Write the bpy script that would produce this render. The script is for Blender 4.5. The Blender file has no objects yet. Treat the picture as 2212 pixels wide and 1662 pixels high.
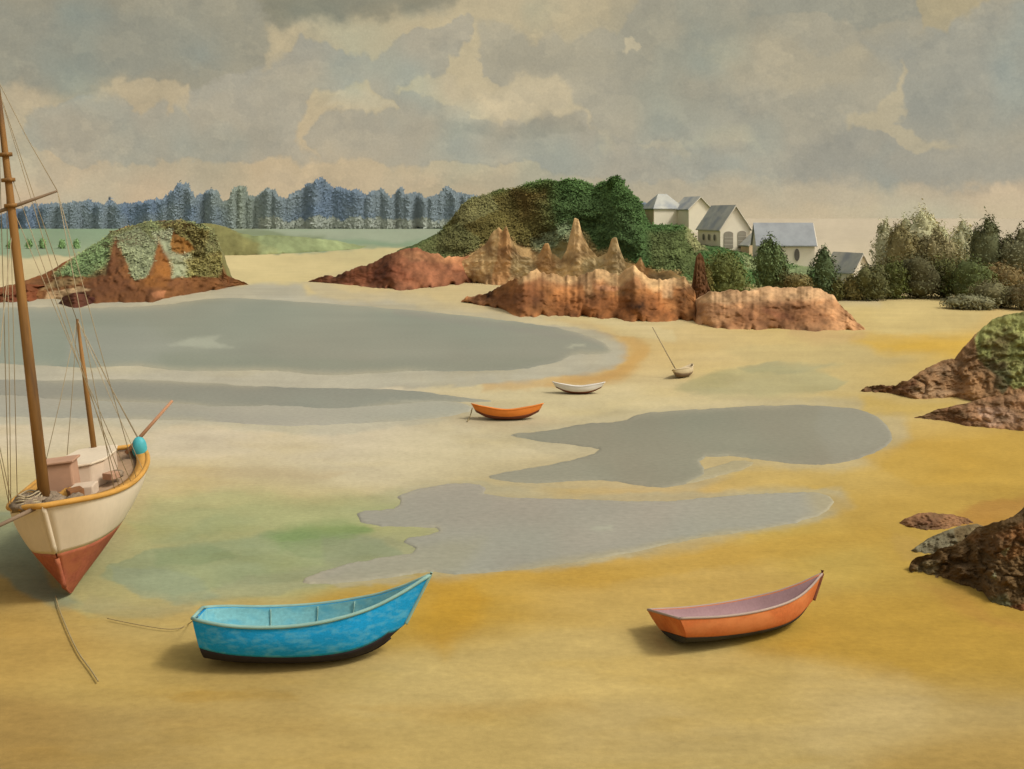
import bpy, math, random
import numpy as np
from mathutils import Vector, Matrix
from mathutils.geometry import delaunay_2d_cdt

random.seed(7)
RNG = np.random.default_rng(7)
SC = bpy.context.scene
COL = SC.collection
R = math.radians

# ------------------------------------------------------------------ camera
CX, YH, F, H = 1106.0, 470.0, 2000.0, 11.3      # a photo 2212 px wide, horizon row, focal px, eye height
cam_d = bpy.data.cameras.new('camera')
cam = bpy.data.objects.new('camera', cam_d)
COL.objects.link(cam)
cam.location = (0, 0, H)
cam.rotation_euler = (R(90), 0, 0)
cam_d.sensor_width = 36
cam_d.lens = 36 * F / 2212
cam_d.shift_y = -(831 - YH) / 2212
cam_d.clip_start = 0.5
cam_d.clip_end = 40000
SC.camera = cam

# ------------------------------------------------------------------ light
SC.view_settings.view_transform = 'Standard'
SC.view_settings.look = 'None'
SC.view_settings.gamma = 1
SC.view_settings.exposure = 0.0
SUN_EL, SUN_AZ = 50, 106          # azimuth clockwise from +Y
world = bpy.data.worlds.new('World')
SC.world = world
world.use_nodes = True
nt = world.node_tree
nt.nodes.clear()
wo = nt.nodes.new('ShaderNodeOutputWorld')
bg = nt.nodes.new('ShaderNodeBackground')
sky = nt.nodes.new('ShaderNodeTexSky')
sky.sky_type = 'NISHITA'
sky.sun_disc = False
sky.sun_elevation = R(SUN_EL)
sky.sun_rotation = R(SUN_AZ)
sky.air_density = 1.0
sky.dust_density = 4.0
bg.inputs['Strength'].default_value = 0.13
# high overcast in front of the blue: desaturate and warm the sky light
hsv = nt.nodes.new('ShaderNodeHueSaturation')
hsv.inputs['Saturation'].default_value = 0.12
hsv.inputs['Value'].default_value = 1.25
tint = nt.nodes.new('ShaderNodeMix')
tint.data_type = 'RGBA'
tint.blend_type = 'MULTIPLY'
tint.inputs[0].default_value = 1
tint.inputs[7].default_value = (1.0, 0.965, 0.9, 1)
nt.links.new(sky.outputs[0], hsv.inputs['Color'])
nt.links.new(hsv.outputs[0], tint.inputs[6])
nt.links.new(tint.outputs[2], bg.inputs[0])
nt.links.new(bg.outputs[0], wo.inputs[0])

sun_d = bpy.data.lights.new('sun', 'SUN')
sun_d.energy = 2.0
sun_d.angle = R(11)
sun_d.color = (1.0, 0.95, 0.86)
sun = bpy.data.objects.new('sun', sun_d)
COL.objects.link(sun)
az, el = R(SUN_AZ), R(SUN_EL)
sdir = Vector((math.sin(az) * math.cos(el), math.cos(az) * math.cos(el), math.sin(el)))
sun.rotation_euler = sdir.to_track_quat('Z', 'Y').to_euler()

# ------------------------------------------------------------------ helpers
def lin(c):
    c = np.asarray(c, float) / 255.0
    return np.where(c <= 0.04045, c / 12.92, ((c + 0.055) / 1.055) ** 2.4)

def at(px, py, Y):
    return Vector(((px - CX) / F * Y, Y, H - (py - YH) / F * Y))

def ground_Y(py):
    return H * F / (py - YH)

def on_ground(px, py):
    return at(px, py, ground_Y(py))

_P = RNG.random(65536)
def _vn(x, y, seed=0):
    xi = np.floor(x).astype(np.int64); yi = np.floor(y).astype(np.int64)
    fx = x - xi; fy = y - yi
    fx = fx * fx * (3 - 2 * fx); fy = fy * fy * (3 - 2 * fy)
    def h(a, b):
        n = (a * 374761393 + b * 668265263 + seed * 974634777) & 0x7fffffff
        n = (n ^ (n >> 13)) * 1274126177 & 0x7fffffff
        return _P[(n ^ (n >> 16)) & 65535]
    a = h(xi, yi); b = h(xi + 1, yi); c = h(xi, yi + 1); d = h(xi + 1, yi + 1)
    return (a + (b - a) * fx) * (1 - fy) + (c + (d - c) * fx) * fy

def fbm(x, y, scale, octv=4, seed=0, gain=0.5):
    """value noise in about -1..1"""
    x = np.asarray(x, float) / scale; y = np.asarray(y, float) / scale
    s = 0; a = 1; t = 0
    for k in range(octv):
        s = s + a * (_vn(x, y, seed + k * 17) * 2 - 1); t += a
        a *= gain; x = x * 2.03 + 5.1; y = y * 2.03 + 9.7
    return s / t * 1.4

def sdist(px, py, poly):
    """signed distance to a polygon, negative inside"""
    P = np.asarray(poly, float)
    d2 = np.full(px.shape, 1e18); ins = np.zeros(px.shape, bool)
    n = len(P)
    for i in range(n):
        x1, y1 = P[i]; x2, y2 = P[(i + 1) % n]
        ex, ey = x2 - x1, y2 - y1
        wx, wy = px - x1, py - y1
        t = np.clip((wx * ex + wy * ey) / (ex * ex + ey * ey + 1e-9), 0, 1)
        d2 = np.minimum(d2, (wx - ex * t) ** 2 + (wy - ey * t) ** 2)
        c = (y1 > py) != (y2 > py)
        if y1 != y2:
            xx = x1 + (py - y1) * ex / (y2 - y1)
            ins ^= c & (px < xx)
    d = np.sqrt(d2)
    return np.where(ins, -d, d)

def paint(px, py, col, layers, warp=9, seed=0, ax=1.0, ay=1.0):
    """washes of pigment on a surface; each layer = (poly, srgb, opacity, softness, edge)"""
    px = np.asarray(px, float); py = np.asarray(py, float)
    wx = fbm(px * ax, py * ay, 60, 4, seed) * warp; wy = fbm(px * ax, py * ay, 60, 4, seed + 50) * warp
    wx = wx + fbm(px * ax, py * ay, 11, 2, seed + 3) * warp * .3
    wy = wy + fbm(px * ax, py * ay, 11, 2, seed + 8) * warp * .3
    for li, (poly, c, op, soft, edge) in enumerate(layers):
        A = np.asarray(poly, float)
        m = 14 + soft * 2 + warp * 1.5
        sel = (px > A[:, 0].min() - m) & (px < A[:, 0].max() + m) & (py > A[:, 1].min() - m) & (py < A[:, 1].max() + m)
        if not sel.any():
            continue
        x, y = px[sel], py[sel]
        sd = sdist(x + wx[sel], y + wy[sel], poly)
        s2 = soft * (1 + .8 * fbm(x, y, 150, 2, seed + li * 3 + 11))
        s2 = np.maximum(s2, 1.2)
        a = np.clip(.5 - sd / (2 * s2), 0, 1); a = a * a * (3 - 2 * a)
        a = a * op * (1 + .16 * fbm(x, y, 90, 3, seed + li))
        a = np.clip(a, 0, 1)
        cc = lin(c)[None, :] * np.ones((x.size, 1))
        if edge:
            e = np.exp(-((sd + 2.2) / 2.2) ** 2) * edge * (.5 + .5 * np.clip(fbm(x, y, 120, 2, seed + 31 + li) + .5, 0, 1))
            cc = cc * (1 - e[:, None])
        col[sel] = col[sel] * (1 - a[:, None]) + cc * a[:, None]
    return col

def field(px, py, pts, sx, sy):
    P = np.array([[p[0], p[1]] for p in pts], float)
    C = np.array([lin(p[2]) for p in pts])
    num = np.zeros((px.size, 3)); den = np.zeros(px.size)
    for i in range(len(P)):
        d2 = ((px - P[i, 0]) / sx) ** 2 + ((py - P[i, 1]) / sy) ** 2
        w = np.exp(-.5 * np.minimum(d2, 60)) + 1e-7 / (1 + d2)
        num += w[:, None] * C[i]; den += w
    return num / den[:, None]

def tag(o, label=None, cat=None, group=None, kind=None):
    if label: o['label'] = label
    if cat: o['category'] = cat
    if group: o['group'] = group
    if kind: o['kind'] = kind
    return o

def link(name, me, m=None, parent=None, smooth=True):
    o = bpy.data.objects.new(name, me)
    COL.objects.link(o)
    if m: me.materials.append(m)
    if smooth: me.polygons.foreach_set('use_smooth', [True] * len(me.polygons))
    if parent: o.parent = parent
    return o

def empty(name, loc=(0, 0, 0), rot=(0, 0, 0)):
    o = bpy.data.objects.new(name, None)
    COL.objects.link(o)
    o.location = loc; o.rotation_euler = rot
    o.empty_display_size = .3
    return o

def mesh_np(name, V, Fq, col=None):
    """V (n,3); Fq (m,3 or 4) ints"""
    V = np.ascontiguousarray(V, np.float32); Fq = np.ascontiguousarray(Fq, np.int32)
    k = Fq.shape[1]
    me = bpy.data.meshes.new(name)
    me.vertices.add(len(V)); me.vertices.foreach_set('co', V.ravel())
    me.loops.add(Fq.size); me.loops.foreach_set('vertex_index', Fq.ravel())
    me.polygons.add(len(Fq))
    me.polygons.foreach_set('loop_start', np.arange(0, Fq.size, k, dtype=np.int32))
    me.polygons.foreach_set('loop_total', np.full(len(Fq), k, np.int32))
    me.update(calc_edges=True)
    me.validate()
    if col is not None:
        a = me.attributes.new('col', 'FLOAT_COLOR', 'POINT')
        c = np.ones((len(V), 4), np.float32); c[:, :3] = np.clip(col, 0, 1)
        a.data.foreach_set('color', c.ravel())
    return me

def grid_faces(nr, nc, flip=False):
    i = np.arange(nr - 1)[:, None] * nc + np.arange(nc - 1)[None, :]
    i = i.ravel()
    f = np.stack([i, i + 1, i + nc + 1, i + nc], 1)
    return f[:, ::-1] if flip else f

class MB:
    """collects simple solids into one mesh"""
    def __init__(s): s.v = []; s.f = []
    def add(s, vs, fs):
        n = len(s.v); s.v += [tuple(v) for v in vs]; s.f += [tuple(i + n for i in f) for f in fs]
    def box(s, c, d, rz=0, taper=1.0, M=None):
        x, y, z = d[0] / 2, d[1] / 2, d[2] / 2
        vs = []
        for sz in (-1, 1):
            k = taper if sz > 0 else 1
            for sx, sy in ((-1, -1), (1, -1), (1, 1), (-1, 1)):
                vs.append(Vector((sx * x * k, sy * y * k, sz * z)))
        m = Matrix.Rotation(rz, 3, 'Z') if M is None else M
        vs = [m @ v + Vector(c) for v in vs]
        s.add(vs, [(0, 3, 2, 1), (4, 5, 6, 7), (0, 1, 5, 4), (1, 2, 6, 5), (2, 3, 7, 6), (3, 0, 4, 7)])
    def tube(s, pts, r, n=8, cap=True):
        pts = [Vector(p) for p in pts]
        rs = r if isinstance(r, (list, tuple)) else [r] * len(pts)
        base = len(s.v)
        up = Vector((0, 0, 1))
        for i, p in enumerate(pts):
            d = (pts[min(i + 1, len(pts) - 1)] - pts[max(i - 1, 0)]).normalized()
            a = d.cross(up if abs(d.z) < .9 else Vector((1, 0, 0))).normalized(); b = d.cross(a)
            for k in range(n):
                t = 2 * math.pi * k / n
                s.v.append(tuple(p + (a * math.cos(t) + b * math.sin(t)) * rs[i]))
        for i in range(len(pts) - 1):
            for k in range(n):
                q = base + i * n; k2 = (k + 1) % n
                s.f.append((q + k, q + k2, q + n + k2, q + n + k))
        if cap:
            s.f.append(tuple(base + k for k in range(n))[::-1])
            s.f.append(tuple(base + (len(pts) - 1) * n + k for k in range(n)))
    def prism(s, poly, thick_vec):
        """flat polygon (list of 3-D points) given a thickness vector"""
        n = len(poly); t = Vector(thick_vec)
        a = [Vector(p) for p in poly]
        s.add(a + [p + t for p in a], [tuple(range(n))[::-1], tuple(range(n, 2 * n))] +
              [(i, (i + 1) % n, n + (i + 1) % n, n + i) for i in range(n)])
    def ball(s, c, r, n=10, squash=(1, 1, 1), bump=0, seed=0):
        rr = random.Random(seed); vs = []; fs = []
        for i in range(n + 1):
            th = math.pi * i / n
            for k in range(n * 2):
                ph = math.pi * k / n
                q = r * (1 + bump * (rr.random() - .5))
                vs.append((c[0] + q * squash[0] * math.sin(th) * math.cos(ph), c[1] + q * squash[1] * math.sin(th) * math.sin(ph), c[2] + q * squash[2] * math.cos(th)))
        m = n * 2
        for i in range(n):
            for k in range(m):
                fs.append((i * m + k, i * m + m + k, i * m + m + (k + 1) % m, i * m + (k + 1) % m))
        s.add(vs, fs)
    def build(s, name, m, parent=None, smooth=False, bevel=0):
        me = bpy.data.meshes.new(name); me.from_pydata(s.v, [], s.f); me.update()
        o = link(name, me, m, parent, smooth)
        if bevel:
            b = o.modifiers.new('bevel', 'BEVEL'); b.width = bevel; b.segments = 2; b.limit_method = 'ANGLE'
        return o

def nn(t, kind, **kw):
    n = t.nodes.new(kind)
    for k, v in kw.items(): setattr(n, k, v)
    return n

def mat(name, rgb=None, rough=.85, spec=.25, noise=((.3, .22, 10, (1, 1, 1)),), bump=None, hue=None, streak=None):
    """pigment colour (given, or the mesh's own 'col') broken up by noises in object space"""
    m = bpy.data.materials.new(name); m.use_nodes = True
    t = m.node_tree; t.nodes.clear()
    out = nn(t, 'ShaderNodeOutputMaterial'); p = nn(t, 'ShaderNodeBsdfPrincipled')
    t.links.new(p.outputs[0], out.inputs[0])
    p.inputs['Roughness'].default_value = rough
    p.inputs['Specular IOR Level'].default_value = spec
    tc = nn(t, 'ShaderNodeTexCoord')
    if rgb is None:
        a = nn(t, 'ShaderNodeAttribute'); a.attribute_name = 'col'; src = a.outputs['Color']
    else:
        a = nn(t, 'ShaderNodeRGB'); a.outputs[0].default_value = (*lin(rgb), 1) if max(rgb) > 1 else (*rgb, 1); src = a.outputs[0]
    for (sc, amt, det, st) in noise:
        mp = nn(t, 'ShaderNodeMapping'); mp.inputs['Scale'].default_value = st
        t.links.new(tc.outputs['Object'], mp.inputs[0])
        n = nn(t, 'ShaderNodeTexNoise'); n.inputs['Scale'].default_value = sc; n.inputs['Detail'].default_value = det
        n.inputs['Roughness'].default_value = .62
        t.links.new(mp.outputs[0], n.inputs['Vector'])
        mr = nn(t, 'ShaderNodeMapRange'); mr.inputs[1].default_value = .25; mr.inputs[2].default_value = .75
        mr.inputs[3].default_value = 1 - amt; mr.inputs[4].default_value = 1 + amt * .8
        t.links.new(n.outputs[0], mr.inputs[0])
        v = nn(t, 'ShaderNodeVectorMath', operation='SCALE')
        t.links.new(src, v.inputs[0]); t.links.new(mr.outputs[0], v.inputs['Scale'])
        src = v.outputs[0]
    if hue:                       # a second pigment showing through in patches
        c2, sc, amt, st = hue
        mp = nn(t, 'ShaderNodeMapping'); mp.inputs['Scale'].default_value = st; mp.inputs['Location'].default_value = (3.1, 7.7, 1.3)
        t.links.new(tc.outputs['Object'], mp.inputs[0])
        n = nn(t, 'ShaderNodeTexNoise'); n.inputs['Scale'].default_value = sc; n.inputs['Detail'].default_value = 6
        t.links.new(mp.outputs[0], n.inputs['Vector'])
        mr = nn(t, 'ShaderNodeMapRange'); mr.inputs[1].default_value = .46; mr.inputs[2].default_value = .66
        mr.inputs[3].default_value = 0; mr.inputs[4].default_value = amt
        t.links.new(n.outputs[0], mr.inputs[0])
        mx = nn(t, 'ShaderNodeMix', data_type='RGBA')
        t.links.new(mr.outputs[0], mx.inputs[0]); t.links.new(src, mx.inputs[6])
        mx.inputs[7].default_value = (*lin(c2), 1)
        src = mx.outputs[2]
    t.links.new(src, p.inputs['Base Color'])
    if bump:
        sc, strg, dist = bump
        n = nn(t, 'ShaderNodeTexNoise'); n.inputs['Scale'].default_value = sc; n.inputs['Detail'].default_value = 8
        n.inputs['Roughness'].default_value = .65
        t.links.new(tc.outputs['Object'], n.inputs['Vector'])
        b = nn(t, 'ShaderNodeBump'); b.inputs['Strength'].default_value = strg; b.inputs['Distance'].default_value = dist
        t.links.new(n.outputs[0], b.inputs['Height']); t.links.new(b.outputs[0], p.inputs['Normal'])
    return m

E_UP = np.array([1.30, 1.25, 1.14])        # how bright level ground comes out for albedo 1 (used to turn seen colours into albedos)
E_SIDE = .95
E_WET = np.array([1.38, 1.33, 1.22])

# ------------------------------------------------------------------ sky backdrop
def build_sky():
    Rd = 12000.0
    azv = np.concatenate([np.arange(-180, -36, 3.0), np.arange(-36, 36, .075), np.arange(36, 180.1, 3.0)])
    elv = np.concatenate([np.arange(-1.5, 14.5, .075), np.arange(14.5, 17.1, .8)])
    A, E = np.meshgrid(np.radians(azv), np.radians(elv))
    X = np.sin(A) * np.cos(E) * Rd; Y = np.cos(A) * np.cos(E) * Rd; Z = H + np.sin(E) * Rd
    V = np.stack([X.ravel(), Y.ravel(), Z.ravel()], 1)
    # the cloud chart: azimuth and elevation as a flat map
    front = np.abs(A) < R(50)
    px = np.where(front, CX + F * np.tan(np.clip(A, -R(50), R(50))), CX + np.sign(A) * (2383 + 2400 * (np.abs(A) - R(50))))
    py = YH - F * np.tan(E) / np.where(front, np.cos(np.clip(A, -R(50), R(50))), .64)
    px = px.ravel(); py = py.ravel()
    pts = [(0, 440, (196, 175, 144)), (300, 400, (198, 177, 145)), (700, 370, (196, 175, 140)), (1000, 380, (186, 172, 142)),
           (1300, 430, (178, 168, 144)), (1600, 430, (182, 170, 144)), (1800, 450, (188, 173, 146)), (2150, 420, (190, 168, 138)),
           (0, 250, (188, 170, 138)), (300, 230, (186, 170, 138)), (0, 0, (160, 150, 124)), (400, 60, (168, 158, 132)), (700, 110, (192, 176, 142)),
           (1150, 20, (190, 176, 142)), (1000, 210, (200, 184, 148)), (1200, 200, (194, 180, 148)), (1500, 120, (176, 168, 142)),
           (1600, 300, (178, 170, 148)), (1900, 230, (186, 174, 146)), (2030, 30, (180, 165, 130)), (2200, 200, (166, 156, 130)),
           (1850, 500, (200, 184, 150)), (1400, 0, (170, 160, 136)), (700, 500, (198, 176, 140)), (1100, 500, (185, 170, 140))]
    col = field(px, py, pts, 210, 90)
    G1, G2, G3, G4 = (166, 161, 143), (169, 163, 145), (152, 151, 138), (150, 147, 130)
    CR = (204, 189, 157)
    L = [
     ([(-900, -500), (1010, -500), (1000, -20), (950, 25), (700, 30), (650, 58), (590, 50), (600, 120), (520, 190), (420, 215), (380, 182), (300, 172), (240, 182), (200, 212), (110, 205), (40, 180), (-300, 150)], (153, 149, 131), .85, 8, .05),
     ([(0, 20), (420, 30), (470, 150), (330, 150), (100, 190), (-60, 120)], (146, 146, 132), .5, 40, 0),
     ([(380, 100), (450, 95), (480, 130), (420, 150)], (132, 142, 136), .4, 25, 0),
     ([(52, 285), (70, 235), (200, 200), (250, 205), (270, 222), (290, 240), (310, 250), (345, 232), (360, 220), (370, 260), (400, 200), (540, 145), (610, 100), (640, 108), (655, 85), (690, 100), (718, 95), (725, 118), (775, 105), (795, 138), (860, 80), (900, 68), (945, 60), (1000, 30), (1025, 45), (1020, 75), (960, 165), (905, 165), (860, 205), (855, 248), (845, 225), (782, 185), (730, 200), (670, 192), (640, 300), (705, 345), (560, 345), (300, 350), (280, 366), (215, 355), (150, 362), (130, 345), (72, 312)], G2, .8, 5, .07),
     ([(100, 270), (180, 230), (290, 250), (400, 270), (600, 260), (580, 320), (300, 345), (150, 340)], (159, 153, 134), .4, 30, 0),
     ([(700, 250), (760, 232), (800, 245), (835, 240), (850, 250), (860, 205), (905, 198), (925, 205), (950, 225), (990, 222), (1005, 250), (1060, 260), (1082, 272), (1100, 250), (1145, 265), (1170, 238), (1185, 245), (1270, 235), (1290, 290), (1480, 330), (1600, 340), (1500, 385), (1300, 390), (1050, 350), (900, 360), (700, 345), (660, 300)], G2, .8, 6, .08),
     ([(950, 255), (1040, 262), (1060, 243), (1085, 275), (1130, 262), (1168, 238), (1180, 246), (1262, 236), (1270, 285), (1180, 300), (1060, 300), (955, 290)], (157, 151, 132), .6, 9, .05),
     ([(1030, 60), (1100, 55), (1130, 85), (1160, 110), (1200, 60), (1230, 100), (1280, 65), (1335, 80), (1390, -40), (1560, -500), (2900, -500), (2900, 330), (2215, 385), (1960, 400), (1720, 385), (1500, 350), (1480, 295), (1370, 310), (1290, 325), (1280, 235), (1200, 180), (1110, 170), (1040, 165)], G1, .72, 7, .06),
     ([(1340, 60), (1400, -10), (1760, -20), (1720, 60), (1620, 130), (1560, 220), (1470, 260), (1360, 230), (1320, 130)], (156, 152, 133), .55, 26, .0),
     ([(1040, 105), (1110, 80), (1160, 115), (1250, 90), (1340, 130), (1300, 170), (1050, 165)], (170, 162, 139), .5, 16, 0),
     ([(1860, 90), (1950, 75), (1990, 80), (2060, 55), (2140, 20), (2215, 10), (2400, 0), (2400, 260), (2120, 300), (2100, 210), (2050, 300), (1985, 290), (1940, 250), (1935, 150)], (156, 156, 144), .55, 16, .05),
     ([(1640, 35), (1780, 30), (1850, 55), (1950, 40), (2030, 30), (2050, -100), (1600, -100)], (146, 147, 134), .55, 9, .05),
     ([(1950, 170), (2050, 180), (2140, 230), (2110, 290), (2000, 300), (1950, 260)], (142, 144, 134), .35, 16, .04),
     ([(1830, 258), (1880, 262), (1930, 290), (2000, 310), (2215, 320), (2400, 300), (2400, 395), (2215, 400), (2080, 405), (1960, 402), (1800, 400), (1700, 395), (1720, 320), (1800, 300)], (157, 154, 140), .6, 18, .05),
     ([(1300, 325), (1400, 312), (1500, 322), (1560, 318), (1640, 330), (1720, 340), (2000, 350), (2250, 345), (2250, 380), (1980, 395), (1700, 395), (1480, 390), (1350, 370)], (158, 155, 141), .5, 18, .06),
     ([(1510, 100), (1600, 70), (1700, 90), (1790, 130), (1850, 90), (1880, 130), (1860, 190), (1750, 200), (1600, 190)], (182, 170, 142), .55, 24, 0),
     ([(905, 165), (960, 168), (990, 200), (1060, 200), (1100, 172), (1180, 178), (1240, 200), (1225, 228), (1185, 238), (1165, 232), (1125, 262), (1105, 245), (1075, 268), (1040, 252), (980, 248), (940, 215), (900, 200)], CR, .6, 9, 0),
     ([(700, 232), (730, 195), (790, 200), (840, 225), (848, 240), (790, 238)], CR, .5, 6, 0),
     ([(1000, -500), (1330, -500), (1330, 0), (1310, 45), (1230, 60), (1180, 90), (1120, 55), (1030, 40)], (188, 174, 142), .75, 16, 0),
     ([(590, 50), (650, 62), (800, 60), (900, 50), (960, 28), (990, 25), (860, 80), (797, 136), (770, 105), (722, 112), (700, 92), (655, 84), (630, 105), (600, 118), (560, 145), (590, 90)], (190, 175, 142), .7, 6, 0),
     ([(1822, 250), (1890, 232), (1935, 195), (1948, 120), (1960, 200), (1945, 262), (1990, 298), (2070, 316), (1960, 320), (1910, 282), (1850, 266), (1838, 285)], (188, 175, 144), .75, 4, 0),
     ([(1350, 92), (1378, 92), (1382, 112), (1362, 125), (1352, 125)], (192, 180, 150), .8, 2, 0),
     ([(1470, 300), (1530, 282), (1570, 268), (1615, 272), (1640, 320), (1600, 312), (1560, 322), (1520, 308)], (184, 176, 150), .75, 5, 0),
     ([(1980, -500), (2180, -500), (2140, 5), (2100, 20), (2065, 50), (2055, 82), (2035, 75), (2010, 60), (1985, 60)], (178, 164, 130), .8, 5, 0),
     ([(250, 180), (330, 168), (395, 195), (410, 240), (370, 230), (300, 205), (262, 222), (200, 215)], (190, 174, 142), .7, 8, 0),
     ([(-300, 180), (30, 182), (105, 212), (60, 260), (55, 300), (130, 350), (200, 362), (300, 370), (300, 400), (-300, 420)], (192, 175, 145), .55, 18, 0),
     ([(560, 385), (600, 368), (650, 362), (668, 345), (700, 358), (720, 345), (800, 372), (980, 380), (900, 430), (500, 430)], (198, 179, 147), .6, 16, 0),
     ([(-300, 340), (100, 375), (250, 368), (420, 390), (500, 430), (300, 440), (-300, 460)], (199, 179, 148), .5, 34, 0),
     ([(540, -40), (960, -60), (990, -10), (900, 25), (800, 38), (700, 32), (650, 56), (600, 50), (575, 30)], (128, 124, 104), .55, 9, .05),
     ([(1800, 425), (1900, 440), (2050, 418), (2160, 400), (2300, 410), (2300, 520), (1780, 560)], (196, 178, 149), .75, 30, 0),
     ([(1500, 452), (1780, 448), (2300, 430), (2900, 440), (2900, 520), (1500, 520)], (198, 181, 149), .9, 12, 0),
     ([(1560, 398), (1700, 395), (1820, 410), (1800, 440), (1600, 430)], (186, 174, 148), .4, 14, 0),
     ([(1295, 290), (1300, 318), (1310, 328), (1330, 312), (1300, 285)], (188, 178, 150), .6, 3, 0),
    ]
    L = [(p_, c_, o_, s_ * (1.0 if i_ % 2 else 2.2), e_) for i_, (p_, c_, o_, s_, e_) in enumerate(L)]
    col = paint(px, py, col, L, warp=17, seed=4)
    up = np.clip((455 - py) / 60, 0, 1) * np.clip((2900 - np.abs(px - 1106)) / 400, .3, 1)
    for q_, (sc_, th_, am_, sd_) in enumerate([(150, .12, .045, 301), (95, .2, .04, 311), (210, .0, .03, 321), (60, .3, .035, 331), (120, .22, -.07, 341), (80, .2, -.05, 351)]):
        v_ = fbm(px, py * 1.35, sc_, 6, sd_, .56)
        sw = .012 + .16 * np.clip(fbm(px, py, 140, 2, sd_ + 3) + .25, 0, 1)          # crisp in places, bled out in others
        m_ = np.clip((v_ - th_) / sw, 0, 1); m_ = m_ * (1 - .55 * np.clip((v_ - th_) / .5, 0, 1))
        col = col * (1 - (am_ * m_ * up)[:, None] * np.array([1.15, 1.0, .75]))
    bl = np.array([.82, 1.0, 1.12])                      # blue-green pigment wandering through the grey
    w = np.clip(fbm(px, py, 170, 3, 90) * 1.2 - .1, 0, 1)[:, None] * .62 * np.clip((2212 + 400 - np.abs(px - 1106)) / 400, 0, 1)[:, None]
    col = col * (1 - w + w * bl)
    k = 1 + .035 * fbm(px, py, 50, 5, 21, .65) + .03 * fbm(px, py * 1.2, 240, 3, 22)
    col = col * k[:, None]
    me = mesh_np('sky', V, grid_faces(len(elv), len(azv), True), col)
    m = bpy.data.materials.new('sky_wash'); m.use_nodes = True
    t = m.node_tree; t.nodes.clear()
    out = nn(t, 'ShaderNodeOutputMaterial'); em = nn(t, 'ShaderNodeEmission')
    a = nn(t, 'ShaderNodeAttribute'); a.attribute_name = 'col'
    tc = nn(t, 'ShaderNodeTexCoord')
    n = nn(t, 'ShaderNodeTexNoise'); n.inputs['Scale'].default_value = .035; n.inputs['Detail'].default_value = 5; n.inputs['Roughness'].default_value = .8
    t.links.new(tc.outputs['Object'], n.inputs['Vector'])
    mr = nn(t, 'ShaderNodeMapRange'); mr.inputs[1].default_value = .25; mr.inputs[2].default_value = .75
    mr.inputs[3].default_value = .90; mr.inputs[4].default_value = 1.10
    t.links.new(n.outputs[0], mr.inputs[0])
    v = nn(t, 'ShaderNodeVectorMath', operation='SCALE')
    t.links.new(a.outputs['Color'], v.inputs[0]); t.links.new(mr.outputs[0], v.inputs['Scale'])
    t.links.new(v.outputs[0], em.inputs[0]); t.links.new(em.outputs[0], out.inputs[0])
    try: m.cycles.emission_sampling = 'NONE'
    except Exception: pass
    tag(link('sky', me, m), kind='structure')
build_sky()

# ------------------------------------------------------------------ ground
def terrain_z(X, Y):
    t = np.clip((Y - 290) / 300, 0, 1)
    z = 4.0 * t * t * (3 - 2 * t)
    near = np.clip(1 - Y / 150, 0, 1)
    z = z + near * .008 * fbm(X, Y, 5, 3, 61) - .02
    return z

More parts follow.
